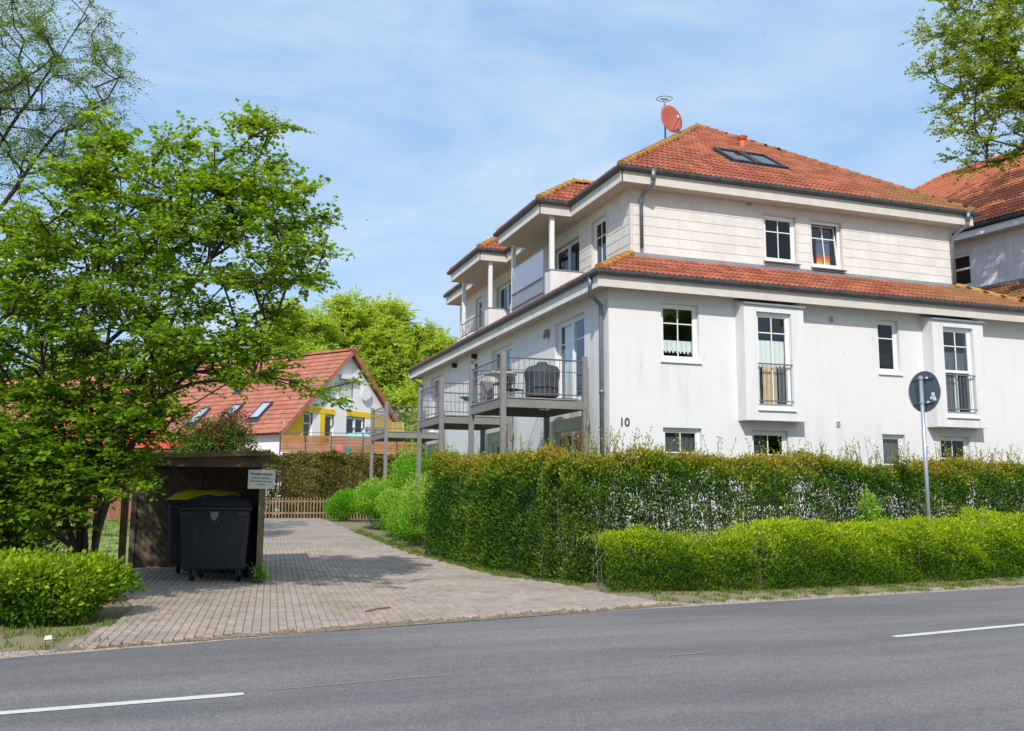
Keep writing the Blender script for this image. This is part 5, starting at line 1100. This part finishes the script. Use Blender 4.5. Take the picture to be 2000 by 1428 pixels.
# ------------------------------------------------------------------ vegetation generators
def ell(c, r, n, shell=.45):
    d = nrm(RNG.normal(0, 1, (n, 3))); k = np.maximum(RNG.random(n)**(1/3), shell*RNG.random(n)+0); return np.asarray(c)+d*k[:, None]*np.asarray(r)
RV = np.array([.9427, -.3338, 0]); FV = np.array([.3338, .9427, 0])
def AB(a, b, z): return tuple(RV*a+FV*b+np.array([0, 0, z]))
def make_tree(name, label, cat, base, stems, att, leaf, lsize, ltwig, ntw, twl, lper, rb=.12, group=None, tint=(0.1, 1.0), rich=False, flat=.5, droop=.15, bark='bark', trunk_r=None, rexp=.5, rtip=.006, asp=.8):
    """stems: polylines from the base; att: cluster centres; each joins the nearest wood nearer the base"""
    base = np.asarray(base, float); t = thing(name, label, cat, tuple(base), 0, group)
    nodes, par = [base], [-1]; stem_nodes = []
    for s_ in stems:
        last = 0; pts = [base]+[np.asarray(p, float) for p in s_]; ids_ = [0]
        for a, b in zip(pts[:-1], pts[1:]):
            k = max(2, int(np.linalg.norm(b-a)/.35))
            for i in range(1, k+1):
                p = a+(b-a)*i/k+RNG.normal(0, .02, 3); nodes.append(p); par.append(last); last = len(nodes)-1; ids_.append(last)
        stem_nodes.append(ids_)
    Nn_ = np.array(nodes); dist = np.linalg.norm(Nn_-base, axis=1); nodes = list(Nn_); dist = list(dist)
    order = np.argsort(np.linalg.norm(att-base, axis=1)); tips, tdir = [], []
    for i in order:
        p = att[i]; A = np.array(nodes); dd = np.linalg.norm(A-p, axis=1); dr = np.array(dist); dp = np.linalg.norm(p-base)
        cost = dd+np.where(dr > dp-.25*dd, dd*1.0+.3, 0)+.0*dr + np.maximum(0, A[:, 2]-p[2])*.6
        j = int(np.argmin(cost)); a = A[j]; L_ = np.linalg.norm(p-a); k = max(1, int(L_/.4)); last = j
        mid = (a+p)/2+np.array([0, 0, -.10*L_])+RNG.normal(0, .06*L_, 3)
        for q in range(1, k+1):
            u = q/k; pt = (1-u)**2*a+2*u*(1-u)*mid+u*u*p; nodes.append(pt); par.append(last); dist.append(float(np.linalg.norm(pt-base))); last = len(nodes)-1
        tips.append(last); tdir.append(p-mid)
    A = np.array(nodes); par = np.array(par); cnt = np.zeros(len(A))
    for ti in tips:
        j = ti
        while j >= 0: cnt[j] += 1; j = par[j]
    cnt = np.maximum(cnt, .5); r = rtip+(rb-rtip)*(cnt/max(1, len(tips)))**rexp
    for ids_ in stem_nodes:      # stems as their own parts
        ii = np.array(ids_[1:]); pp = par[ii]
        rr0 = np.minimum(r[pp], r[ii]*1.15); link('trunk', tubes_mesh('trunk', A[pp], A[ii], np.minimum(rr0*1.02, rb), r[ii], 8, base), M[bark], t)
    sset = {x for s_ in stem_nodes for x in s_}; bi = np.array([i for i in range(1, len(A)) if i not in sset])
    if len(bi): br = link('branches', tubes_mesh('branches', A[par[bi]], A[bi], np.minimum(r[par[bi]], r[bi]*1.2), r[bi], 5, base), M[bark], t, kind='stuff')
    tip = A[np.array(tips)]; td = nrm(np.array(tdir))
    T0 = np.repeat(tip, ntw, 0); d = np.repeat(td, ntw, 0)*.55+RNG.normal(0, .55, (len(T0), 3)); d[:, 2] = d[:, 2]*flat+.06; d = nrm(d)
    ln = RNG.uniform(.5, 1.1, len(T0))*twl
    T0 = T0+RNG.normal(0, .05, T0.shape)*twl; T1 = T0+d*ln[:, None]+np.array([0, 0, -1])*(droop*ln[:, None])
    wd2 = link('twigs', tubes_mesh('twigs', T0, T1, np.full(len(T0), ltwig), np.full(len(T0), ltwig*.4), 3, base), M[bark], t, kind='stuff')
    n = len(T0)*lper; u = np.tile((np.arange(lper)+.7)/lper, len(T0)); idx = np.repeat(np.arange(len(T0)), lper)
    u = u+RNG.uniform(-.3, .3, n)/lper; P = T0[idx]+d[idx]*(ln[idx]*u)[:, None]+np.array([0, 0, -1])*(droop*ln[idx]*u*u)[:, None]
    sidev = nrm(np.cross(d[idx], np.array([0, 0, 1.])+RNG.normal(0, .25, (n, 3)))); sgn = np.where(np.arange(n) % 2 == 0, 1., -1.)[:, None]
    Dd = nrm(d[idx]*.6+sidev*sgn*.9+np.array([0, 0, -.28])+RNG.normal(0, .25, (n, 3)))
    Nr = np.array([0, 0, 1.])+RNG.normal(0, .42, (n, 3)); ls = lsize*RNG.uniform(.55, 1.2, n)
    P = P+sidev*sgn*lsize*.15
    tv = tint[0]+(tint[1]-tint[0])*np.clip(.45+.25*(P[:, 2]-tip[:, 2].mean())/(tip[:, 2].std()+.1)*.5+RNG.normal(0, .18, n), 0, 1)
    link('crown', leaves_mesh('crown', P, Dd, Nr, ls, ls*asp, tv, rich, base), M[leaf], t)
    return t
def pnoise(P, f, seed=0.0):
    x, y, z = P[:, 0]*f+seed, P[:, 1]*f+seed*1.7, P[:, 2]*f+seed*.6
    return (np.sin(x+1.3*np.sin(y*1.1+z*.7))+np.sin(y*1.3+1.1*np.sin(z*1.2+x*.6))+np.sin(z*1.4+x*.5+1.2*np.sin(y*.8)))/3
def hedge_leaves(segs, n, lsize, tintf, dens=None, inner=.35, off=(0, 0, 0), up=.5, asp=.5):
    """segs: list of (p, q, thickness, z0, z1); leaves crowd near the faces"""
    Ls = np.array([math.dist(s_[0], s_[1])*(s_[4]-s_[3]+s_[2]) for s_ in segs]); pick = RNG.choice(len(segs), n, p=Ls/Ls.sum()); P = np.zeros((n, 3)); O = np.zeros((n, 3)); S = np.array([(*s_[0], *s_[1], *s_[2:]) for s_ in segs])[pick]
    u = RNG.random(n); sl = RNG.random(n); a = S[:, 0:2]; b = S[:, 2:4]; d = nrm(b-a); nn = np.stack([d[:, 1], -d[:, 0]], 1)
    w = RNG.uniform(-1, 1, n); v = RNG.random(n); k = RNG.random(n); depth = RNG.exponential(inner, n)*.5
    top = k < .30; side = ~top; w = np.where(side, np.sign(w+.45)*(1-np.minimum(depth, 1.2)), w); v = np.where(top, 1-np.minimum(depth*.5, .6), v)
    x = a+(b-a)*u[:, None]; bumpy = .10*np.sin(u*np.linalg.norm(b-a, axis=1)*2.3+S[:, 0])+.06*np.sin(u*np.linalg.norm(b-a, axis=1)*5.1+v*3)
    rnd = 1-.35*np.clip(v-.75, 0, 1)/.25*np.abs(w)  # rounded shoulders
    P[:, :2] = x+nn*(w*S[:, 4]/2*rnd*(1+bumpy))[:, None]; P[:, 2] = S[:, 5]+(S[:, 6]-S[:, 5])*(v*(1+.05*bumpy))
    O[:, :2] = nn*w[:, None]; O[:, 2] = np.where(top, 1, .25); amp = .10*pnoise(P, 4.2, 1.0)+.07*pnoise(P, 9.5, 2.0)+.05*pnoise(P, 19., 3.0); P += O*amp[:, None]; P[:, 2] += .15*v*pnoise(P*np.array([1, 1, 0]), 1.9, 3.0); P += RNG.normal(0, .03, P.shape)
    hole = np.clip((-.22-pnoise(P, 8.0, 5.0))*4, 0, .75); keep = RNG.random(n) > hole*np.where(P[:, 2] > .5, 1, .6)
    if dens is not None: keep &= RNG.random(n) < dens(P)
    P, O = P[keep], O[keep]; m_ = len(P); D_ = nrm(O*.8+np.array([0, 0, up])+RNG.normal(0, .55, (m_, 3))); Nr = nrm(O*.7+np.array([0, 0, .7])+RNG.normal(0, .5, (m_, 3)))
    ls = lsize*RNG.uniform(.6, 1.3, m_); return leaves_mesh('foliage', P, D_, Nr, ls, ls*asp, np.clip(tintf(P)+.22*pnoise(P, 6.0, 9.0)+RNG.normal(0, .14, m_), 0, 1), False, off)
def sprigs(pts, h, n_leaf, lsize, tint, off=(0, 0, 0), lean=.25):
    """upright shoots with leaves: returns stems mesh and leaves mesh"""
    pts = np.asarray(pts, float); n = len(pts); d = nrm(np.array([0, 0, 1.])+RNG.normal(0, lean, (n, 3))); hh = h*RNG.uniform(.4, 1.15, n); T1 = pts+d*hh[:, None]
    st = tubes_mesh('shoots', pts, T1, np.full(n, .004), np.full(n, .002), 3, off); idx = np.repeat(np.arange(n), n_leaf); u = np.tile((np.arange(n_leaf)+1)/n_leaf, n)
    P = pts[idx]+d[idx]*(hh[idx]*u)[:, None]; D_ = nrm(RNG.normal(0, .7, (len(P), 3))+d[idx]*.7); ls = lsize*RNG.uniform(.6, 1.2, len(P))
    return st, leaves_mesh('shoot_leaves', P, D_, RNG.normal(0, 1, (len(P), 3)), ls, ls*.5, np.clip(tint+RNG.normal(0, .15, len(P)), 0, 1), False, off)
def stems_mesh(segs, n, r=.012, off=(0, 0, 0)):
    A, B = [], []
    for _ in range(n):
        s_ = segs[RNG.integers(len(segs))]; u = RNG.random(); p = np.array([s_[0][0]+(s_[1][0]-s_[0][0])*u+RNG.normal(0, s_[2]*.18), s_[0][1]+(s_[1][1]-s_[0][1])*u+RNG.normal(0, s_[2]*.18), s_[3]]); h_ = (s_[4]-s_[3])*RNG.uniform(.6, .98)
        for k in range(5): q = p+np.array([RNG.normal(0, .05), RNG.normal(0, .05), h_/5]); A.append(p); B.append(q); p = q
    return tubes_mesh('stems', np.array(A), np.array(B), np.full(len(A), r), np.full(len(A), r*.75), 4, off)
def shrub(name, label, c, r, n, lsize, mat, tint=(.1, 1.0), cat='shrub', group=None, asp=.55, nst=24, up=.35):
    """c is the ground point, r the half sizes"""
    t = thing(name, label, cat, c, 0, group); c_ = np.array(c)
    lobes = 14; lc = np.stack([RNG.uniform(-.55, .55, lobes)*r[0], RNG.uniform(-.55, .55, lobes)*r[1], RNG.uniform(.35, 1.15, lobes)*r[2]], 1); lr = RNG.uniform(.26, .58, lobes)
    k = RNG.integers(0, lobes, n); d = nrm(RNG.normal(0, 1, (n, 3))); rad = 1.06-np.minimum(RNG.exponential(.24, n), .95)+.12*pnoise(d*1.0+lc[k], 7.0)
    P = lc[k]+d*(rad*lr[k])[:, None]*np.array(r); P[:, 2] = np.abs(P[:, 2])+.02; P += RNG.normal(0, .02, P.shape)
    kp = RNG.random(n) > np.clip((-.15-pnoise(P+np.array(c), 9.0, 4.0))*4, 0, .85); P, d, k = P[kp], d[kp], k[kp]; n = len(P)
    D_ = nrm(d*.8+np.array([0, 0, up])+RNG.normal(0, .5, (n, 3))); Nr = nrm(d*.5+np.array([0, 0, .8])+RNG.normal(0, .5, (n, 3))); ls = lsize*RNG.uniform(.6, 1.3, n)
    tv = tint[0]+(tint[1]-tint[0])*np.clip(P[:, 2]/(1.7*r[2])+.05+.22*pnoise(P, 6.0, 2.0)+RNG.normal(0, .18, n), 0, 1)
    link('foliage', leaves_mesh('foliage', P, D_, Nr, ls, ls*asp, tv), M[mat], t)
    A = np.zeros((nst, 3)); A[:, :2] = RNG.normal(0, .08, (nst, 2))*np.array(r[:2]); B = np.stack([RNG.uniform(-.7, .7, nst)*r[0], RNG.uniform(-.7, .7, nst)*r[1], RNG.uniform(.8, 1.5, nst)*r[2]], 1)
    ns = max(30, int(n/330)); kk_ = RNG.integers(0, lobes, ns); dq = nrm(RNG.normal(0, 1, (ns, 3))*np.array([1, 1, .8])+np.array([0, 0, .5])); pq = lc[kk_]+dq*lr[kk_][:, None]*np.array(r)*.85; pq[:, 2] = np.abs(pq[:, 2])
    s1, s2 = sprigs(pq, .26*max(r[2], .6)+.08, 9, lsize, tint[1]*.8, (0, 0, 0), .55)
    link('shoots', s1, M['bark_grey'], t, kind='stuff'); link('shoot_leaves', s2, M[mat], t, kind='stuff')
    link('stems', tubes_mesh('stems', A, B, np.full(nst, .012), np.full(nst, .004), 4), M['bark_grey'], t, kind='stuff'); return t

# ------------------------------------------------------------------ hedges
HX = (7.0, 15.9)
th = thing('tall_hedge', 'tall hedge with yellow and rusty new shoots in front of the white house', 'hedge', (HX[0], HX[1], 0))
segsA = [((6.15, 21.9), (6.98, 16.0), 1.2, .05, 2.32), ((6.5, 16.05), (8.6, 15.85), 1.2, .0, 2.28), ((8.6, 15.9), (24.5, 16.9), 1.0, .0, 2.22)]
def dn(P):
    x, z = P[:, 0], P[:, 2]; s_ = np.clip((x-8.6)/1.0, 0, 1); low = np.clip((2.1-z)/.8, 0, 1)
    n1 = .5+.5*np.sin(x*2.1+1.0)*np.sin(x*5.3+z*3.0); return 1-s_*low*(.10+.26*n1)*np.clip(1-(x-17.5)/2.5, .25, 1)
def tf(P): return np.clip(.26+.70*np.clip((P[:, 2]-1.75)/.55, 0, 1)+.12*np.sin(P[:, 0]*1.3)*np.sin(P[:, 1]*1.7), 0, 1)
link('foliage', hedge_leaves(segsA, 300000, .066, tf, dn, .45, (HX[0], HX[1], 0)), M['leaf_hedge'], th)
link('stems', stems_mesh([segsA[0]]*2+[segsA[1]]+[segsA[2]]*9, 900, .008, (HX[0], HX[1], 0)), M['bark_grey'], th, kind='stuff')
pp = []
for _ in range(620):
    s_ = segsA[[0, 1, 2, 2, 2, 2, 2][RNG.integers(7)]]; u = RNG.random(); pp.append((s_[0][0]+(s_[1][0]-s_[0][0])*u+RNG.normal(0, .25), s_[0][1]+(s_[1][1]-s_[0][1])*u+RNG.normal(0, .25), s_[4]-.12))
pp = np.array(pp); pp = pp[pnoise(pp, 2.6, 1.0) > -.25]; sh_, sl_ = sprigs(pp, .62, 14, .058, .80, (HX[0], HX[1], 0)); link('shoots', sh_, M['bark_grey'], th, kind='stuff'); link('shoot_leaves', sl_, M['leaf_hedge'], th)
lo_ = thing('low_hedge', 'long low clipped hedge in fresh yellow green along the road verge', 'hedge', (6.4, 14.0, 0))
segsB = [((6.75, 14.45), (9.2, 13.85), 1.05, .02, .92), ((9.2, 13.85), (13.0, 14.25), 1.05, .02, 1.0), ((13.0, 14.25), (24.0, 15.3), 1.05, .02, 1.12)]
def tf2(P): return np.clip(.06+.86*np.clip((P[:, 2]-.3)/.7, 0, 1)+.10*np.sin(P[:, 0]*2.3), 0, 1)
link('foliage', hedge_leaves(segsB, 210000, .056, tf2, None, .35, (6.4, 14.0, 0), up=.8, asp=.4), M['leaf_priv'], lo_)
link('stems', stems_mesh([(s_[0], s_[1], s_[2], s_[3], s_[4]*.8) for s_ in segsB], 220, .008, (6.4, 14.0, 0)), M['bark_grey'], lo_, kind='stuff')
pp = []
for _ in range(1500):
    s_ = segsB[[0, 1, 2, 2][RNG.integers(4)]]; u = RNG.random(); pp.append((s_[0][0]+(s_[1][0]-s_[0][0])*u+RNG.normal(0, .25), s_[0][1]+(s_[1][1]-s_[0][1])*u+RNG.normal(0, .25), s_[4]-.14))
sh_, sl_ = sprigs(np.array(pp), .19, 9, .036, .9, (6.4, 14.0, 0), lean=.35); link('shoots', sh_, M['bark_grey'], lo_, kind='stuff'); link('shoot_leaves', sl_, M['leaf_priv'], lo_)
bh = thing('beech_hedge', 'brown green clipped hedge behind the picket fence', 'hedge', (5, 39.4, .5))
link('foliage', hedge_leaves([((2.2, 39.5), (9.4, 38.9), 1.1, .5, 3.08)], 60000, .10, lambda P: np.clip(.25+.25*(P[:, 2]-1.2)+.2*np.sin(P[:, 0]*3), 0, 1), None, .3, (5, 39.4, .5)), M['leaf_beech'], bh)
link('stems', stems_mesh([((2.2, 39.5), (9.4, 38.9), 1.0, .5, 2.9)], 60, .02, (5, 39.4, .5)), M['bark'], bh, kind='stuff')

# ------------------------------------------------------------------ shrubs
shrub('shrub', 'low yellow green shrub beside the road at the left of the drive', (-2.05, 12.95, 0), (1.55, 1.0, .52), 62000, .062, 'leaf_priv', (-.15, .75), nst=40)
shrub('shrub', 'grey green twiggy shrub at the far bend of the drive', (5.95, 35.6, .49), (.95, 1.6, .80), 18000, .06, 'leaf_bright', (.1, .6), group='bright shrubs along the drive edge')
shrub('shrub', 'bright green flowering shrub around the thin balcony posts', (6.45, 30.6, .38), (1.2, 2.1, 1.10), 36000, .065, 'leaf_bright', (.1, .9), group='bright shrubs along the drive edge')
shrub('shrub', 'rounded bright shrub with pale yellow flowers beside the drive edge', (6.2, 26.6, .26), (1.05, 1.6, .98), 28000, .06, 'leaf_bright', (.2, 1.0), group='bright shrubs along the drive edge')
shrub('shrub', 'tall bright green shrub under the farthest balcony', (7.55, 29.2, .35), (1.2, 1.8, 1.75), 32000, .07, 'leaf_bright', (.1, .75), group='bright shrubs along the drive edge')
shrub('shrub', 'yellow green shrub pressed against the corner of the tall hedge', (6.05, 23.9, .17), (.85, 1.4, 1.20), 26000, .055, 'leaf_bright', (.3, 1.0), group='bright shrubs along the drive edge')
shrub('shrub', 'fresh green bush below the middle balcony seen above the hedge', (8.1, 24.0, .17), (.6, .7, 1.18), 7000, .07, 'leaf_bright', (.1, .6))
shrub('shrub', 'dark green bush with a few red blossoms above the shelter roof', (.78, 26.3, .23), (1.15, .8, 2.3), 42000, .075, 'leaf_dark', (.3, 1.0))
shrub('shrub', 'shaded dark bush under the leafy tree at the left edge', (-3.3, 15.6, 0), (1.7, .9, 1.2), 30000, .075, 'leaf_dark', (.1, .8))
shrub('shrub', 'dark undergrowth below the many-stemmed tree near the lawn', (-2.9, 17.4, 0), (1.1, .8, 1.05), 16000, .07, 'leaf_dark', (.1, .7))
shrub('shrub', 'light green climbing shrub in the middle of the tall hedge', (13.2, 15.55, 0.0), (.38, .30, 1.08), 3200, .07, 'leaf_bright', (.5, .8))
shrub('shrub', 'small weed growing at the foot of the shelter post', (1.36, 16.72, .02), (.13, .12, .12), 260, .05, 'leaf_bright', (.3, .7), cat='weed', nst=6)

# ------------------------------------------------------------------ the leafy tree on the left
att = np.concatenate([ell(AB(-6.25, 13.5, 4.4), (1.45, 1.3, 2.2), 250), ell(AB(-7.6, 13.8, 3.9), (1.3, 1.3, 2.1), 100), ell(AB(-4.5, 13.2, 4.75), (1.35, 1.15, 1.6), 108), ell(AB(-6.25, 13.4, 6.5), (.38, .4, .75), 30), ell(AB(-3.6, 13.0, 5.2), (.90, .8, 1.15), 34),
                      ell(AB(-4.2, 13.0, 3.5), (1.15, 1.0, .42), 36), ell(AB(-3.3, 12.9, 3.25), (.9, .7, .4), 9), ell(AB(-2.6, 12.9, 3.0), (.45, .5, .45), 3), ell(AB(-6.2, 12.8, 1.75), (1.0, .6, .7), 50), ell(AB(-6.6, 13.2, 2.3), (1.35, 1.0, .8), 105), ell(AB(-5.3, 13.1, 2.6), (.7, .7, .45), 26), ell(AB(-6.9, 13.0, 1.35), (1.0, .8, .65), 40), ell(AB(-3.95, 13.0, 6.15), (.62, .55, .85), 26), ell(AB(-3.66, 13.0, 7.05), (.26, .22, .55), 6), ell(AB(-4.95, 13.3, 6.0), (.8, .7, .9), 36), ell(AB(-3.15, 12.9, 5.1), (.55, .5, .95), 15), ell(AB(-6.5, 12.9, 1.9), (1.4, .7, .85), 75)])
st = [[AB(-6.25, 13.6, 1.2), AB(-6.4, 13.6, 3.0), AB(-6.2, 13.6, 5.6)], [AB(-6.0, 13.5, 1.2), AB(-5.6, 13.4, 2.9), AB(-4.9, 13.4, 4.4), AB(-4.1, 13.3, 5.6), AB(-3.65, 13.2, 6.9)], [AB(-5.9, 13.3, 1.0), AB(-5.3, 13.2, 2.7), AB(-4.3, 13.1, 3.6), AB(-3.2, 13.0, 4.3)],
      [AB(-6.45, 13.8, 1.4), AB(-6.9, 13.9, 3.1), AB(-7.3, 14.0, 5.0)], [AB(-6.3, 13.3, 1.2), AB(-6.7, 13.1, 2.6), AB(-6.6, 12.9, 4.2)], [AB(-5.95, 13.7, 1.3), AB(-5.7, 13.9, 3.2), AB(-5.3, 13.9, 5.2)], [AB(-6.1, 13.4, 1.2), AB(-5.95, 13.3, 3.4), AB(-5.9, 13.4, 6.3)]]
make_tree('lime_tree', 'many-stemmed leafy bright green tree at the left beside the shelter', 'tree', AB(-6.1, 13.5, 0), st, att, 'leaf_lime', .076, .0032, 8, .46, 10, rb=.075, rich=True, tint=(.0, 1.0), flat=.45, asp=.86, rexp=.38, rtip=.005)  # tint darkens the lower leaves, crown shade put into their colour
# birch branches top left (trunk stands just outside the frame)
att = np.concatenate([ell(AB(-10.3, 19.5, 10.9), (1.7, 1.7, 2.2), 100), ell(AB(-12.4, 19.5, 9.8), (2.0, 2.0, 3.0), 70), ell(AB(-10.4, 19.3, 8.9), (.9, 1.2, .7), 10)])
make_tree('birch_tree', 'thin-leaved birch crown reaching in at the top left corner', 'tree', AB(-13.0, 19.8, 0), [[AB(-12.9, 19.8, 4), AB(-12.3, 19.7, 8), AB(-11.8, 19.6, 13)], [AB(-12.9, 19.8, 3.5), AB(-11.6, 19.6, 7.2), AB(-9.9, 19.5, 9.8)], [AB(-12.6, 19.7, 6.2), AB(-11.2, 19.6, 9.6), AB(-9.6, 19.5, 12.2)]], att, 'leaf_birch', .064, .003, 10, .80, 18, rb=.07, flat=.8, droop=.45, asp=.62)
# maple crown top right
att = np.concatenate([ell(AB(16.2, 25.3, 16.0), (3.3, 2.6, 4.7), 280), ell(AB(13.5, 25.3, 14.2), (1.6, 1.5, 2.9), 90), ell(AB(13.6, 25.3, 11.4), (1.2, 1.2, .6), 10)])
make_tree('maple_tree', 'yellow green maple crown reaching in at the top right corner', 'tree', AB(19.0, 23.2, 0), [[AB(18.8, 23.4, 5), AB(18.0, 24.5, 11), AB(16.8, 25.2, 18.0)], [AB(18.6, 23.6, 6), AB(16.2, 25.0, 11.5), AB(13.9, 25.3, 15)]], att, 'leaf_maple', .092, .0035, 9, .70, 14, rb=.11, rich=True, flat=.6, asp=.85)

# ------------------------------------------------------------------ background trees
def far_tree(label, a, b, htop, rw, n, z0=.5, light=0, group='spring green trees behind the gable house', ls=.27):
    n = int(n*1.7); base = AB(a, b, z0); h_ = htop-z0; lob = []
    k = 9
    for i in range(k):
        q = RNG.random()*2*math.pi; rr_ = rw*RNG.uniform(.15, .62); zc = z0+h_*RNG.uniform(.34, .84); s_ = RNG.uniform(.34, .52)*rw*(1.05 if zc < htop*.65 else .85)
        lob.append(ell(AB(a+math.cos(q)*rr_, b+math.sin(q)*rr_, zc), (s_, s_, s_*1.05), n//k))
    lob.append(ell(AB(a, b, htop-rw*.33), (rw*.42, rw*.42, rw*.33), n//6))
    att = np.concatenate(lob)
    make_tree('deciduous_tree', label, 'tree', base, [[AB(a, b, z0+h_*.35), AB(a+RNG.uniform(-1, 1), b, z0+h_*.85)], [AB(a, b, z0+h_*.3), AB(a+rw*.35, b, z0+h_*.7)], [AB(a, b, z0+h_*.28), AB(a-rw*.35, b, z0+h_*.68)]], att, 'leaf_far', ls, .02, 9, 1.7, 20, rb=.42, group=group, tint=(.15+light, .95), flat=.8, droop=.1, rexp=.55, rtip=.02, bark='bark_grey', asp=.75)
far_tree('tall round-topped light green tree left of the centre of the row', -14.6, 82, 19.0, 5.4, 150, light=.3)
far_tree('light green tree with twin rounded tops behind the gable', -11.4, 84, 18.8, 5.0, 150, light=.25)
far_tree('paler green tree rising right of the gable roof', -7.9, 86, 17.0, 4.6, 130, light=.15)
far_tree('small light green tree beside the white house wall', -5.0, 90, 15.6, 3.6, 80, light=.3)
far_tree('darker green tree behind the big left tree', -19.2, 78, 17.6, 5.2, 120, light=.0)
far_tree('pale willow-like tree seen between branches at the left', -27.5, 76, 14.0, 5.5, 110, light=.5)
far_tree('green tree behind the red garage roof at the far left', -36.0, 74, 13.0, 6.0, 100, light=.2)
far_tree('low dense green tree filling the gap behind the balconies', -7.2, 70, 10.0, 4.4, 110, light=.2)
far_tree('low green tree behind the gable house roof', -16.5, 72, 12.5, 4.6, 100, light=.1)

for k_, (x_, y_, h_) in enumerate(((12, -15.5, 13.5), (21, -16.5, 14.5), (31, -15, 13.5), (43, -17, 15))):
    far_tree(('first', 'second', 'third', 'fourth')[k_]+' tree across the road, mirrored in the window panes', .9427*x_-.3338*y_, .3338*x_+.9427*y_, h_, 4.6, 45, z0=0, light=-.4, ls=.45, group='trees across the road')

# ------------------------------------------------------------------ grass, litter, small things
def grass(name, pts, h, lsize=.012, tint=.5, kind='stuff'):
    n = len(pts); d = nrm(np.array([0, 0, 1.])+RNG.normal(0, .35, (n, 3))); ls = h*RNG.uniform(.4, 1.2, n)
    me = leaves_mesh(name, pts, d, RNG.normal(0, 1, (n, 3)), ls, np.full(n, lsize), np.clip(tint+RNG.normal(0, .25, n), 0, 1)); return tag(link(name, me, M['grass']), kind='stuff')
def tufts(k, fx, per, sp): 
    c = np.array([fx() for _ in range(k)]); p = np.repeat(c, per, 0)+np.concatenate([RNG.normal(0, sp, (k*per, 2)), np.zeros((k*per, 1))], 1); return p
def verge():
    x = RNG.uniform(6.6, 22); y0_ = edge_y(x)+.18; return (x, RNG.uniform(y0_, y0_+1.5 if x > 8 else y0_+2.4), 0)
tag(grass('grass', tufts(420, verge, 26, .05), .07, tint=.5), 'short patchy grass growing on the verge below the low hedge', 'grass')
def lawn_f(): y = RNG.uniform(19.5, 38); return (RNG.uniform(-7, -1.4), y, H(y))
tag(grass('grass', tufts(500, lawn_f, 22, .10), .09, .02, .55), 'sunlit lawn grass left of the bin shelter', 'grass')
def hedge_foot(): y = RNG.uniform(15, 30); return (xr(y)+RNG.uniform(-.05, .35), y, H(y)+.01)
tag(grass('grass', tufts(220, hedge_foot, 18, .05), .08, tint=.45), 'weeds and grass along the right edge of the drive', 'grass')
def pav_f():
    while True:
        x, y = RNG.uniform(-1, 3.4), RNG.uniform(12.2, 17.2)
        if x > xl(y) and RNG.random() < .5+.5*math.sin(x*2.3)*math.sin(y*1.9): return (x, y, .02)
tag(grass('grass', tufts(170, pav_f, 12, .04), .035, .008, .7), 'moss and thin grass in the joints of the paving', 'grass')
def left_v(): x = RNG.uniform(-3.5, -.6); return (x, RNG.uniform(edge_y(x)+.2, 13), 0)
tag(grass('grass', tufts(90, left_v, 20, .05), .08, tint=.5), 'grass tufts on the bare soil under the low shrub', 'grass')
# dry leaves along the kerb line
n = 2600; x = RNG.uniform(-2.5, 16, n); y = np.array([edge_y(v) for v in x])+np.abs(RNG.normal(.02, .12, n)); P = np.stack([x, y, np.full(n, .012)+RNG.uniform(0, .03, n)], 1)
dl = link('leaf_litter', leaves_mesh('leaf_litter', P, np.stack([RNG.normal(0, 1, n), RNG.normal(0, 1, n), RNG.normal(0, .15, n)], 1), np.array([0, 0, 1.])+RNG.normal(0, .3, (n, 3)), RNG.uniform(.01, .045, n), RNG.uniform(.008, .02, n), RNG.random(n)), M['twig'], None, kind='stuff'); tag(dl, 'brown leaf litter gathered along the road edge', 'leaf litter')
tag(MB().tube([(2.35, 12.35, .05), (2.55, 12.52, .06), (2.74, 12.66, .05)], .012, 5).build('stick', M['twig'], None), 'short brown stick lying on the paving near the road', 'stick')
tag(MB().hexa([(-1.32, 11.3, .01), (-1.24, 11.3, .01), (-1.24, 11.36, .01), (-1.32, 11.36, .01), (-1.31, 11.31, .05), (-1.25, 11.3, .04), (-1.25, 11.35, .05), (-1.31, 11.35, .035)]).build('paper_scrap', M['litter'], None), 'crumpled white paper scrap on the soil below the left shrub', 'litter')
# birds
def bird(c, s_, rz, lab):
    m = MB(); V = [(0, -.5, 0), (.09, -.1, .03), (0, .45, 0), (-.09, -.1, .03), (0, -.1, -.08), (.85, -.32, .38), (.55, .02, .22), (-.85, -.32, .30), (-.55, .02, .18), (.10, .62, 0), (-.10, .62, 0)]
    m.add(V, [(0, 1, 4), (1, 2, 4), (2, 3, 4), (3, 0, 4), (0, 3, 1), (1, 3, 2), (1, 5, 6), (1, 6, 2), (3, 8, 7), (3, 2, 8), (2, 9, 10)])
    o = m.build('bird', M['bird'], None); o.data.transform(Matrix.Translation(c) @ Matrix.Rotation(rz, 4, 'Z') @ Matrix.Rotation(.5, 4, 'X') @ Matrix.Scale(s_, 4))
    o.location = c; o.data.transform(Matrix.Translation(-Vector(c))); return tag(o, lab, 'bird', 'swallows in the sky')
def at_px(a, b, z): return AB(a, b, z)
bird(AB(25.6, 60, 21.6), .20, 1.0, 'largest dark bird flying above the right end of the roof')
for (a, z, lb) in ((14.3, 35.4, 'tiny dark bird high above the skylights'), (17.4, 33.1, 'tiny dark bird high between the dish and the maple'), (-9.8, 18.3+1.4, 'tiny dark bird in the sky left of the house'), (-1.2, 37.5, 'tiny dark bird high above the middle of the sky')): bird(AB(a, 60, z), .11, random.random()*3, lb)
